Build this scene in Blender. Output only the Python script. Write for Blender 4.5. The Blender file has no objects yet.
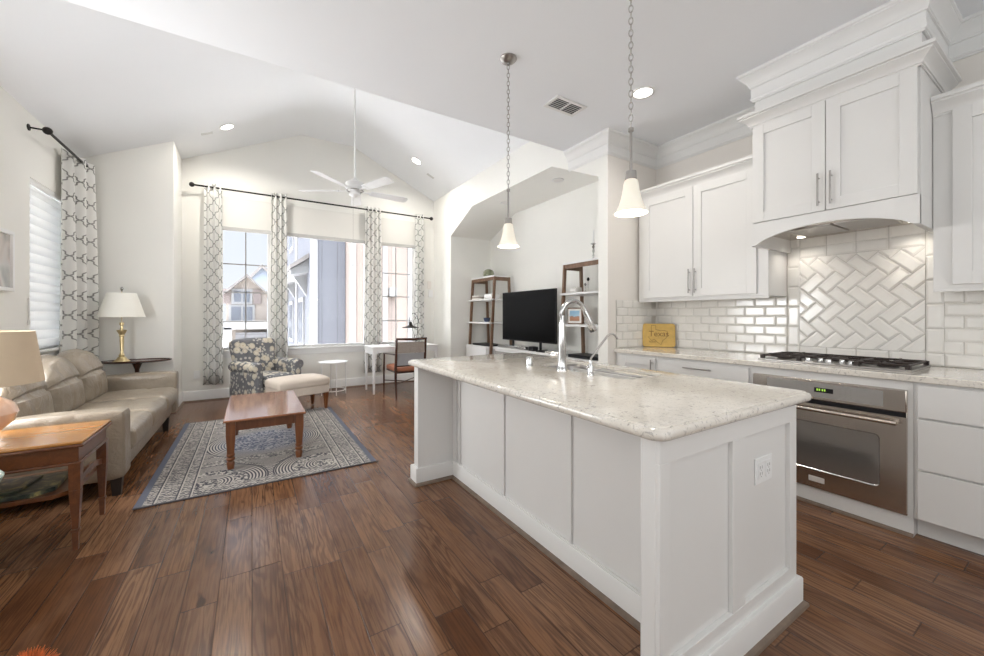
import bpy, bmesh, math, random
from mathutils import Vector, Matrix
random.seed(7)
sc = bpy.context.scene
col = sc.collection
R = math.radians
PI = math.pi

# ------------------------------------------------------------------ camera, light, exposure
CH = 1.28
cd = bpy.data.cameras.new('camera'); cam = bpy.data.objects.new('camera', cd); col.objects.link(cam)
cam.location = (0, 0, CH); cam.rotation_euler = (R(90), 0, -math.atan(240/385.))
cd.sensor_width = 36; cd.lens = 385/984*36; cd.shift_y = -12/984; cd.clip_start = .02; cd.clip_end = 300
sc.camera = cam
vs = sc.view_settings; vs.view_transform = 'Standard'; vs.look = 'None'; vs.gamma = 1; vs.use_curve_mapping = False
vs.exposure = 0.48
w = bpy.data.worlds.new('sky'); sc.world = w; w.use_nodes = True
nt = w.node_tree; bg = nt.nodes['Background']
tc = nt.nodes.new('ShaderNodeTexCoord'); sx = nt.nodes.new('ShaderNodeSeparateXYZ'); cr = nt.nodes.new('ShaderNodeValToRGB')
nt.links.new(tc.outputs['Generated'], sx.inputs[0]); nt.links.new(sx.outputs['Z'], cr.inputs[0]); nt.links.new(cr.outputs[0], bg.inputs[0])
e = cr.color_ramp.elements; e.new(.5)     # 'Generated' z of the sky: 0 at the horizon, 1 overhead; brighter overhead
for i, (p_, c_) in enumerate(((.0, (.66, .69, .72)), (.38, (.60, .66, .78)), (.62, (6.5, 7.0, 7.8)))): e[i].position = p_; e[i].color = (*c_, 1)
bg.inputs[1].default_value = 1.0

def area(name, loc, rot, sx_, sy_, power, color=(1, 1, 1)):
    l = bpy.data.lights.new(name, 'AREA'); l.shape = 'RECTANGLE'; l.size = sx_; l.size_y = sy_; l.energy = power; l.color = color
    o = bpy.data.objects.new(name, l); o.location = loc; o.rotation_euler = rot; col.objects.link(o); return o
sun = bpy.data.lights.new('sun', 'SUN'); sun.energy = 18; sun.angle = R(12); sun.color = (1, .96, .9)
so = bpy.data.objects.new('sun', sun); so.rotation_euler = Vector((.06, .12, -1)).to_track_quat('-Z', 'Y').to_euler(); col.objects.link(so)
# added unseen fill panels inside the rear and left walls, no openings behind them
area('rear_fill_panel', (1.1, -2.5, 1.6), (R(78), 0, 0), 4.6, 2.6, 56, (.94, .97, 1))
area('side_fill_panel', (-1.7, .2, 1.6), (R(84), 0, R(-90)), 3.4, 2.3, 30, (.94, .97, 1))
area('living_fill_panel', (-1.73, 3.8, 1.7), (R(98), 0, R(-90)), 1.5, 1.8, 88, (.95, .975, 1))   # added at the left wall, out of frame, to brighten vault and far wall
# light portals in the real windows help the sky get in
for (x0, x1) in ((-.42, .25), (.45, 1.8), (2.02, 2.72)):
    p = area('window_portal', ((x0+x1)/2, 7.42, 1.7), (R(-90), 0, 0), x1-x0, 1.9, 1); p.data.cycles.is_portal = True
p = area('window_portal', (-1.9, 5.76, 1.76), (R(90), 0, R(-90)), .87, 1.63, 1); p.data.cycles.is_portal = True

# ------------------------------------------------------------------ node helpers
class S:
    def __init__(s, nt, v): s.nt = nt; s.v = v
    def _m(s, op, *a, clamp=False):
        n = s.nt.nodes.new('ShaderNodeMath'); n.operation = op; n.use_clamp = clamp
        for i, q in enumerate((s,) + a):
            q = q.v if isinstance(q, S) else q
            if isinstance(q, (int, float)): n.inputs[i].default_value = q
            else: s.nt.links.new(q, n.inputs[i])
        return S(s.nt, n.outputs[0])
    def __add__(s, o): return s._m('ADD', o)
    __radd__ = __add__
    def __sub__(s, o): return s._m('SUBTRACT', o)
    def __rsub__(s, o): return S(s.nt, o)._m('SUBTRACT', s)
    def __mul__(s, o): return s._m('MULTIPLY', o)
    __rmul__ = __mul__
    def __truediv__(s, o): return s._m('DIVIDE', o)
    def floor(s): return s._m('FLOOR')
    def fract(s): return s._m('FRACT')
    def abs(s): return s._m('ABSOLUTE')
    def sin(s): return s._m('SINE')
    def cos(s): return s._m('COSINE')
    def sqrt(s): return s._m('SQRT')
    def lt(s, o): return s._m('LESS_THAN', o)
    def gt(s, o): return s._m('GREATER_THAN', o)
    def min(s, o): return s._m('MINIMUM', o)
    def max(s, o): return s._m('MAXIMUM', o)
    def clamp(s): return s._m('ADD', 0, clamp=True)
    def smooth(s, a, b):
        n = s.nt.nodes.new('ShaderNodeMapRange'); n.interpolation_type = 'SMOOTHSTEP'
        s.nt.links.new(s.v, n.inputs[0]); n.inputs[1].default_value = a; n.inputs[2].default_value = b
        return S(s.nt, n.outputs[0])

def newmat(name):
    m = bpy.data.materials.new(name); m.use_nodes = True
    return m, m.node_tree, m.node_tree.nodes['Principled BSDF']
def coords(nt, kind='Object'):
    t = nt.nodes.new('ShaderNodeTexCoord'); x = nt.nodes.new('ShaderNodeSeparateXYZ'); nt.links.new(t.outputs[kind], x.inputs[0])
    return t.outputs[kind], S(nt, x.outputs[0]), S(nt, x.outputs[1]), S(nt, x.outputs[2])
def comb(nt, x, y, z):
    n = nt.nodes.new('ShaderNodeCombineXYZ')
    for i, q in enumerate((x, y, z)):
        if isinstance(q, S): q = q.v
        if isinstance(q, (int, float)): n.inputs[i].default_value = q
        else: nt.links.new(q, n.inputs[i])
    return n.outputs[0]
def noise(nt, vec, scale, detail=3, rough=.55, dist=0):
    n = nt.nodes.new('ShaderNodeTexNoise'); n.inputs['Scale'].default_value = scale; n.inputs['Detail'].default_value = detail
    n.inputs['Roughness'].default_value = rough; n.inputs['Distortion'].default_value = dist
    if vec is not None: nt.links.new(vec, n.inputs['Vector'])
    return S(nt, n.outputs[0])
def white(nt, vec):
    n = nt.nodes.new('ShaderNodeTexWhiteNoise'); n.noise_dimensions = '3D'; nt.links.new(vec, n.inputs['Vector']); return S(nt, n.outputs[0])
def ramp(nt, f, stops):
    n = nt.nodes.new('ShaderNodeValToRGB'); nt.links.new(f.v, n.inputs[0])
    e = n.color_ramp.elements
    while len(e) < len(stops): e.new(.5)
    for i, (p, c) in enumerate(stops): e[i].position = p; e[i].color = (*c, 1)
    return n.outputs[0]
def mix(nt, f, a, b, mode='MIX'):
    n = nt.nodes.new('ShaderNodeMix'); n.data_type = 'RGBA'; n.blend_type = mode
    for i, q in ((0, f), (6, a), (7, b)):
        if isinstance(q, S): q = q.v
        if isinstance(q, (int, float)): n.inputs[i].default_value = q
        elif isinstance(q, tuple): n.inputs[i].default_value = (*q, 1)
        else: nt.links.new(q, n.inputs[i])
    return n.outputs[2]
def bump(nt, bs, h, strength=.3, dist=.01):
    n = nt.nodes.new('ShaderNodeBump'); n.inputs['Strength'].default_value = strength; n.inputs['Distance'].default_value = dist
    nt.links.new(h.v if isinstance(h, S) else h, n.inputs['Height']); nt.links.new(n.outputs[0], bs.inputs['Normal'])
def setc(nt, bs, c): nt.links.new(c, bs.inputs['Base Color'])

def plain(name, c, rough=.5, metal=0, var=.04, scale=6, bumpy=0, bscale=200, coat=0, emit=None, es=1, spec=.5, trans=0):
    m, nt, bs = newmat(name)
    v, x, y, z = coords(nt)
    n = noise(nt, v, scale, 3)
    a = tuple(max(0, q*(1-var)) for q in c); b = tuple(min(1, q*(1+var)) for q in c)
    setc(nt, bs, ramp(nt, n, [(.3, a), (.7, b)]))
    bs.inputs['Roughness'].default_value = rough; bs.inputs['Metallic'].default_value = metal
    bs.inputs['Specular IOR Level'].default_value = spec
    if coat: bs.inputs['Coat Weight'].default_value = coat; bs.inputs['Coat Roughness'].default_value = .12
    if emit: bs.inputs['Emission Color'].default_value = (*emit, 1); bs.inputs['Emission Strength'].default_value = es
    if trans: bs.inputs['Transmission Weight'].default_value = trans
    if bumpy: bump(nt, bs, noise(nt, v, bscale, 2), bumpy, .002)
    return m

M = {}
M['wall'] = plain('wall_paint', (.84, .83, .785), .75, var=.012, scale=1.5, bumpy=.08, bscale=260)
M['wall_kitchen'] = plain('kitchen_wall_paint', (.80, .76, .71), .75, var=.012, scale=1.5, bumpy=.08, bscale=260)
M['ceiling'] = plain('ceiling_paint', (.86, .875, .895), .8, var=.01, scale=1.2, bumpy=.08, bscale=260)
M['trim'] = plain('trim_paint', (.79, .785, .77), .4, var=.01)
M['cab'] = plain('cabinet_paint', (.755, .745, .725), .38, var=.012, scale=3)
M['cab_dark'] = plain('gap_dark', (.12, .115, .11), .7)
M['steel'] = plain('brushed_nickel', (.40, .38, .36), .32, 1, .05, 40)
M['chrome'] = plain('chrome', (.60, .60, .60), .10, 1, .02)
M['black_metal'] = plain('dark_bronze_metal', (.025, .022, .02), .4, .6)
M['black'] = plain('black_plastic', (.01, .01, .012), .45, spec=.25)
M['screen'] = plain('black_screen', (.002, .002, .002), .5, spec=.08)
M['iron'] = plain('cast_iron', (.035, .025, .022), .5, .3, .2, 30)
M['brass'] = plain('brass', (.80, .66, .38), .3, 1, .06, 12)
M['shade'] = plain('lamp_shade_cloth', (.86, .84, .77), .8, var=.02, bumpy=.2, bscale=600)
M['shade_beige'] = plain('beige_lamp_shade_cloth', (.74, .60, .43), .85, var=.03, bumpy=.3, bscale=700)
M['white'] = plain('white_lacquer', (.84, .84, .83), .35, var=.01)
M['white_gloss'] = plain('white_gloss', (.86, .86, .85), .15, var=.01)
M['tile'] = plain('cream_glazed_tile', (.80, .775, .73), .16, var=.03, scale=9, coat=.4)
M['grout'] = plain('grey_grout', (.56, .53, .48), .8)
M['ottoman'] = plain('cream_ottoman_cloth', (.62, .54, .46), .9, var=.03, bumpy=.3, bscale=500)
M['orange'] = plain('orange_yarn', (.62, .16, .04), .8, var=.4, scale=30)
M['mint'] = plain('pale_mint_enamel', (.60, .72, .66), .4)
M['ceramic'] = plain('peach_ceramic', (.74, .50, .38), .12, var=.05, coat=.6)
M['seat_tan'] = plain('terracotta_leather', (.42, .165, .09), .45, var=.12)
M['cane'] = plain('grey_cane_weave', (.36, .31, .27), .8, var=.25, scale=120)
M['paper'] = plain('paper', (.78, .76, .72), .7, var=.06)
M['slate'] = plain('slate_blue_glaze', (.05, .07, .13), .3)
M['green_glass'] = plain('olive_glass', (.16, .17, .11), .12, var=.3, scale=25)
M['silver'] = plain('silver', (.55, .55, .54), .2, 1)
M['shoe'] = plain('wood_shoe_moulding', (.19, .14, .105), .5, var=.2, scale=15)
M['vent_dark'] = plain('vent_dark', (.05, .05, .05), .8)
M['led'] = plain('recessed_lamp_lens', (1, 1, 1), .5, emit=(1, .97, .92), es=7)
M['led_off'] = plain('recessed_lamp_off', (.72, .70, .67), .5, emit=(1, .95, .9), es=.05)
M['pendant_glass'] = plain('lit_frosted_glass', (.9, .86, .76), .3, emit=(1, .90, .70), es=.16)
M['bulb'] = plain('bulb', (1, 1, 1), .3, emit=(1, .93, .8), es=2)
M['digit'] = plain('green_digits', (.1, .2, .02), .4, emit=(.45, .8, .1), es=.7)
M['key_dot'] = plain('key_print', (.2, .19, .18), .5)
M['board'] = plain('bamboo_board', (.62, .40, .10), .45, var=.12, scale=14)
M['board_ink'] = plain('burnt_engraving', (.20, .10, .02), .7)
M['plug_dark'] = plain('slot_grey', (.3, .29, .28), .6)

def wood(name, c1, c2, rough=.3, scale=1.0, coat=.3, axis=1):
    m, nt, bs = newmat(name)
    v, x, y, z = coords(nt)
    a = [x*9*scale, y*9*scale, z*9*scale]; a[axis] = a[axis]*.1
    vec = comb(nt, *a)
    n1 = noise(nt, vec, 2.2, 5, .6, 1.2); n2 = noise(nt, vec, 14, 4, .7)
    f = n1*.7 + n2*.3
    setc(nt, bs, ramp(nt, f, [(.32, c1), (.52, tuple((p+q)/2 for p, q in zip(c1, c2))), (.7, c2)]))
    bs.inputs['Roughness'].default_value = rough; bs.inputs['Coat Weight'].default_value = coat; bs.inputs['Coat Roughness'].default_value = .1
    return m
M['oak'] = wood('golden_oak', (.085, .027, .009), (.19, .062, .018), .28, coat=.3)
M['oak_top'] = wood('honey_table_top', (.46, .19, .04), (.58, .27, .065), .16, .5, coat=.5, axis=0)
M['cherry'] = wood('cherry_wood', (.12, .037, .011), (.22, .075, .021), .3, axis=2)
M['cherry_top'] = wood('cherry_table_top', (.20, .075, .032), (.33, .13, .055), .15, coat=.6)
M['walnut'] = wood('walnut', (.14, .075, .04), (.26, .15, .09), .45, coat=.1, axis=2)
M['dark_wood'] = wood('dark_mahogany', (.035, .014, .009), (.09, .035, .022), .25, coat=.4, axis=2)
M['sofa_leg'] = plain('dark_sofa_leg', (.02, .015, .012), .4)

def floor_mat():
    m, nt, bs = newmat('hickory_planks')
    v, x, y, z = coords(nt)
    W = .132
    row = (x/W).floor(); fx = (x/W).fract()
    rn = white(nt, comb(nt, row, 3.7, 1.3)); rn2 = white(nt, comb(nt, row, 8.1, 5.2))
    L = rn2*.5+.62
    yy = y/L + rn*17.0
    cidx = yy.floor(); fy = yy.fract()
    pid = white(nt, comb(nt, row, cidx, 2.0)); pid2 = white(nt, comb(nt, row, cidx, 9.0)); pid3 = white(nt, comb(nt, row, cidx, 15.0))
    gv = comb(nt, x*7.0 + pid*40.0, y*.62 + pid2*50.0, pid3*30.0)
    g1 = noise(nt, gv, 1.6, 2, .5, .4)
    rings = (g1*62.0).sin()*.5+.5                       # cathedral grain
    gv2 = comb(nt, x*85.0 + pid*40.0, y*2.6, pid2*9.0)
    g2 = noise(nt, gv2, 1.4, 5, .65)
    g3 = noise(nt, comb(nt, x*3.0+pid*20.0, y*1.2, pid3*7.0), 2.0, 3, .5)
    base = ramp(nt, pid, [(0, (.115, .046, .020)), (.25, (.185, .083, .036)), (.5, (.235, .110, .048)), (.75, (.160, .075, .037)), (.9, (.27, .138, .068)), (1, (.130, .056, .026))])
    c = mix(nt, rings.smooth(.3, 1.0)*(pid2*.5+.2), base, (.065, .025, .013))
    c = mix(nt, g2.smooth(.44, .64)*.75, c, (.062, .026, .013))
    c = mix(nt, g3.smooth(.45, .75)*.35, c, (.30, .16, .09))
    knots = noise(nt, comb(nt, x*8.0+pid*11.0, y*3.5, pid*3.0), 1.3, 1).smooth(.74, .8)
    c = mix(nt, knots*.8, c, (.03, .012, .007))
    ex = fx.min(1.0-fx)*W; ey = (fy.min(1.0-fy))*L
    seam = 1.0 - ex.min(ey).smooth(.0009, .0038)
    c = mix(nt, seam*.7, c, (.028, .013, .008))
    setc(nt, bs, c)
    rr = g2*.12 + g1*.08 + .13
    nt.links.new(rr.v, bs.inputs['Roughness'])
    hand = noise(nt, comb(nt, x*7.0+pid*9.0, y*16.0, pid2*5.0), 1.0, 2)   # hand-scraped ripples across each board
    bump(nt, bs, hand*.7 + g2*.08 - seam*.8 + pid*.2, .20, .006)
    bs.inputs['Specular IOR Level'].default_value = .34
    return m
M['floor'] = floor_mat()

def quartz_mat():
    m, nt, bs = newmat('speckled_quartz')
    v, x, y, z = coords(nt)
    n1 = noise(nt, v, 5, 4, .6, .6); n2 = noise(nt, v, 26, 5, .75, 2.0); n3 = noise(nt, v, 9, 5, .7, 1.5); n4 = noise(nt, v, 70, 3, .7)
    c = ramp(nt, n1, [(.3, (.70, .655, .585)), (.7, (.78, .74, .675))])
    c = mix(nt, n3.smooth(.55, .62)*.4, c, (.86, .83, .78))
    c = mix(nt, n2.smooth(.57, .63)*.8, c, (.34, .31, .28))
    c = mix(nt, n4.smooth(.58, .66)*.5, c, (.38, .35, .32))
    setc(nt, bs, c); bs.inputs['Roughness'].default_value = .12; bs.inputs['Coat Weight'].default_value = .3; bs.inputs['Coat Roughness'].default_value = .05
    return m
M['quartz'] = quartz_mat()

def leather_mat():
    m, nt, bs = newmat('taupe_leather')
    v, x, y, z = coords(nt)
    n1 = noise(nt, v, 7, 4, .6); n2 = noise(nt, v, 320, 2); n3 = noise(nt, v, 11, 3, .6, 2.2)
    setc(nt, bs, ramp(nt, n1, [(.3, (.25, .205, .152)), (.7, (.325, .27, .205))]))
    bs.inputs['Roughness'].default_value = .33; bs.inputs['Coat Weight'].default_value = .5; bs.inputs['Coat Roughness'].default_value = .2
    bump(nt, bs, n2*.05 + n3*1.0, .5, .02)
    return m
M['leather'] = leather_mat()
M['seam'] = plain('leather_seam', (.10, .08, .065), .6)

def curtain_mat():
    m, nt, bs = newmat('trellis_curtain_cloth')
    t = nt.nodes.new('ShaderNodeUVMap'); s = nt.nodes.new('ShaderNodeSeparateXYZ'); nt.links.new(t.outputs[0], s.inputs[0])
    u, v = S(nt, s.outputs[0]), S(nt, s.outputs[1])
    pu, pv = u/.175, v/.215
    fu, fv = (pu+.5).fract()-.5, (pv+.5).fract()-.5
    xx, yy = fu.abs(), fv.abs()
    w_ = yy + (yy*(8*PI)).sin()*.045
    dw = (yy*(8*PI)).cos()*(.045*8*PI) + 1.0
    d = (xx-w_).abs()/(dw*dw + 1.0).sqrt()
    line = 1.0 - d.smooth(.014, .040)
    setc(nt, bs, mix(nt, line*.92, (.90, .895, .87), (.06, .06, .06)))
    bs.inputs['Roughness'].default_value = .9
    # cloth lets some daylight through
    tr = nt.nodes.new('ShaderNodeBsdfTranslucent'); ms = nt.nodes.new('ShaderNodeMixShader'); ms.inputs[0].default_value = .34
    tr.inputs[0].default_value = (.85, .84, .8, 1)
    out = nt.nodes['Material Output']
    nt.links.new(bs.outputs[0], ms.inputs[1]); nt.links.new(tr.outputs[0], ms.inputs[2]); nt.links.new(ms.outputs[0], out.inputs[0])
    return m
M['curtain'] = curtain_mat()

def translucent(name, c, f=.5):
    m, nt, bs = newmat(name)
    v, x, y, z = coords(nt)
    setc(nt, bs, ramp(nt, noise(nt, v, 3), [(.3, tuple(q*.985 for q in c)), (.7, c)])); bs.inputs['Roughness'].default_value = .9
    tr = nt.nodes.new('ShaderNodeBsdfTranslucent'); tr.inputs[0].default_value = (*c, 1)
    ms = nt.nodes.new('ShaderNodeMixShader'); ms.inputs[0].default_value = f
    nt.links.new(bs.outputs[0], ms.inputs[1]); nt.links.new(tr.outputs[0], ms.inputs[2]); nt.links.new(ms.outputs[0], nt.nodes['Material Output'].inputs[0])
    return m
M['blind'] = translucent('sheer_blind_cloth', (.72, .72, .70), .16)
M['roller'] = translucent('cream_roller_cloth', (.76, .745, .70), .04)

def glass_mat():
    m, nt, bs = newmat('window_glass')
    tr = nt.nodes.new('ShaderNodeBsdfTransparent'); gl = nt.nodes.new('ShaderNodeBsdfGlossy'); gl.inputs['Roughness'].default_value = .02
    fr = nt.nodes.new('ShaderNodeFresnel'); fr.inputs[0].default_value = 1.12
    ms = nt.nodes.new('ShaderNodeMixShader')
    nt.links.new(fr.outputs[0], ms.inputs[0]); nt.links.new(tr.outputs[0], ms.inputs[1]); nt.links.new(gl.outputs[0], ms.inputs[2])
    nt.links.new(ms.outputs[0], nt.nodes['Material Output'].inputs[0])
    return m
M['glass'] = glass_mat()

def floral_mat():
    m, nt, bs = newmat('floral_upholstery')
    v, x, y, z = coords(nt)
    vo = nt.nodes.new('ShaderNodeTexVoronoi'); vo.inputs['Scale'].default_value = 9.5; vo.inputs['Randomness'].default_value = .75; nt.links.new(v, vo.inputs['Vector'])
    dist = S(nt, vo.outputs['Distance']); wob = noise(nt, v, 30, 2)
    d = dist + wob*.10 - .05
    petals = 1.0 - d.smooth(.40, .44)
    core = (1.0 - d.smooth(.10, .13)); ring = d.smooth(.30, .33)*(1.0 - d.smooth(.35, .37))
    v2 = nt.nodes.new('ShaderNodeTexVoronoi'); v2.inputs['Scale'].default_value = 20; nt.links.new(v, v2.inputs['Vector'])
    buds = (1.0 - S(nt, v2.outputs['Distance']).smooth(.33, .38))*.75
    base = mix(nt, noise(nt, v, 9), (.07, .072, .08), (.22, .22, .23))
    c = mix(nt, buds, base, (.56, .54, .48))
    c = mix(nt, petals, c, (.60, .55, .45)); c = mix(nt, ring*.7, c, (.33, .28, .20)); c = mix(nt, core*.8, c, (.50, .42, .29))
    setc(nt, bs, c); bs.inputs['Roughness'].default_value = .85
    return m
M['floral'] = floral_mat()

def rug_mat():
    m, nt, bs = newmat('medallion_rug_pile')
    v, x, y, z = coords(nt)                             # object space, centred on the rug
    HX, HY = .80, 1.19
    ax, ay = HX - x.abs(), HY - y.abs()
    cream, dark, blue = (.52, .48, .43), (.070, .068, .080), (.135, .145, .185)
    d0 = (x*x + y*y).sqrt()
    yw = y + (x*42.0).sin()*.006
    pat = ((yw*(2*PI/.023)).sin()*.5 + .5).smooth(.35, .65)          # fine ribs of the open field
    flo = noise(nt, v, 55, 2, .5).smooth(.46, .54)
    dash = ((x*(2*PI/.040)).sin()*(y*(2*PI/.040)).sin()).smooth(-.05, .1)
    for (cx, cy, r_) in ((-.42, -.98, .40), (.42, -.98, .40), (-.42, .98, .40), (.42, .98, .40), (-.60, 0, .36), (.60, 0, .36), (0, 0, .50)):
        dx, dy = x-cx, y-cy; d = (dx*dx + dy*dy).sqrt()
        ins = d.lt(r_); rg = ((d*(2*PI/.023)).sin()*.5+.5).smooth(.35, .65)
        fl = ((d-r_*.55).abs()).lt(.045); core = d.lt(r_*.22)
        rg = rg*(1.0-fl) + flo*fl; rg = rg*(1.0-core) + flo*core
        edge = (d - r_).abs().lt(.006); ed2 = (d - r_ - .018).abs().lt(.010)
        pat = pat*(1.0-ins) + rg*ins
        pat = pat*(1.0-edge)*(1.0-ed2) + ed2*dash
    band = (y.abs() - .52).abs().lt(.06)
    pat = pat*(1.0-band) + (flo*.6+dash*.4)*band
    cen = d0.lt(.34); pat = pat*(1.0-cen) + flo*cen
    c = mix(nt, pat, dark, cream)
    c = mix(nt, (1.0-d0.smooth(.25, .5))*.4, c, (.20, .24, .36))
    bx = ax.lt(.30); by = ay.lt(.14)
    dots = ((ax*(2*PI/.048)).sin() * (y*(2*PI/.040)).sin()).smooth(-.05, .15)
    c = mix(nt, by, c, mix(nt, flo*.5+dash*.5, dark, cream))
    c = mix(nt, bx, c, mix(nt, dots*.45 + flo*.55, (.10, .098, .11), cream))
    for p in (.295, .22, .10):
        c = mix(nt, (ax-p).abs().lt(.004), c, dark); c = mix(nt, (ax-p-.010).abs().lt(.004), c, cream)
    c = mix(nt, noise(nt, v, 90, 2, .6).smooth(.42, .6)*.15, c, (.14, .135, .145))
    c = mix(nt, ax.lt(.045), c, blue); c = mix(nt, ay.lt(.014), c, (.12, .115, .125))
    setc(nt, bs, c); bs.inputs['Roughness'].default_value = .95; bs.inputs['Specular IOR Level'].default_value = .1
    bump(nt, bs, noise(nt, v, 400, 1), .4, .003)
    return m
M['rug'] = rug_mat()

def steel_mat(name, c, rough=.28, ax=2):
    m, nt, bs = newmat(name)
    v, x, y, z = coords(nt)
    a = [x*3, y*3, z*3]; a[ax] = a[ax]*120
    n = noise(nt, comb(nt, *a), 3, 3)
    setc(nt, bs, ramp(nt, n, [(.3, tuple(q*.93 for q in c)), (.7, c)])); bs.inputs['Metallic'].default_value = 1
    nt.links.new((n*.12+(rough-.06)).v, bs.inputs['Roughness'])
    return m
M['stainless'] = steel_mat('brushed_stainless', (.60, .55, .50), .24)
M['sink'] = steel_mat('sink_steel', (.36, .345, .33), .3, 1)
M['oven_glass'] = plain('oven_door_glass', (.34, .32, .30), .1, .7, .03, 2)
M['panel_glass'] = plain('oven_panel_glass', (.40, .385, .37), .14, .3, .02)

def siding_mat(name, c, period=.35, line=.72, axis=0):
    m, nt, bs = newmat(name)
    v, x, y, z = coords(nt)
    q = (x, y, z)[axis]
    f = (q/period).fract(); l = (f-.5).abs().lt(.035)
    setc(nt, bs, mix(nt, l, c, tuple(k*line for k in c))); bs.inputs['Roughness'].default_value = .8
    return m
M['ext_grey'] = siding_mat('grey_siding', (.105, .11, .128), .42)
M['ext_grey_side'] = siding_mat('grey_side_siding', (.09, .094, .11), .42, axis=1)
M['ext_pink'] = siding_mat('pinkish_siding', (.25, .205, .18), .5, .85)
M['ext_tan'] = siding_mat('tan_siding', (.27, .235, .205), .5, .9)
M['ext_blue'] = siding_mat('pale_blue_siding', (.24, .28, .34), .25, axis=2)
M['ext_white'] = plain('exterior_white_trim', (.23, .23, .23), .6)
M['ext_roof'] = plain('roof_shingle', (.16, .15, .145), .9, var=.15, scale=4)
M['ext_glass'] = plain('dark_exterior_glass', (.10, .11, .13), .2)
M['ext_ground'] = plain('pale_concrete', (.72, .72, .73), .9, var=.06, scale=.5)
M['ext_garage'] = siding_mat('garage_door', (.22, .22, .23), .5, axis=2)
M['shutter'] = plain('brown_shutter', (.17, .14, .13), .7)
def art_mat():
    m, nt, bs = newmat('abstract_print')
    v, x, y, z = coords(nt)
    n = noise(nt, v, 3.2, 2, .5, .6)
    setc(nt, bs, ramp(nt, n, [(.3, (.42, .43, .42)), (.45, (.60, .60, .58)), (.55, (.60, .55, .52)), (.7, (.36, .37, .35))])); bs.inputs['Roughness'].default_value = .25
    return m
M['art'] = art_mat()
def mag_mat(name, a, b, c):
    m, nt, bs = newmat(name)
    v, x, y, z = coords(nt)
    setc(nt, bs, ramp(nt, noise(nt, v, 9, 3, .6, 1), [(.35, a), (.5, b), (.62, c), (.7, a)])); bs.inputs['Roughness'].default_value = .3
    return m
M['magazine'] = mag_mat('magazine_cover', (.03, .04, .035), (.10, .11, .07), (.45, .38, .15))
M['photo'] = plain('photo_print', (.35, .5, .6), .3)
def photo_mat():
    m, nt, bs = newmat('landscape_photo')
    v, x, y, z = coords(nt)
    h = z + noise(nt, comb(nt, y*18.0, 0, 0), 1, 2)*.05
    setc(nt, bs, ramp(nt, (h-.04)/.14 - .1 , [(0, (.30, .22, .14)), (.28, (.55, .25, .14)), (.5, (.45, .28, .22)), (.56, (.40, .60, .74)), (1, (.30, .52, .70))]))
    return m
M['photo'] = photo_mat()

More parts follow.
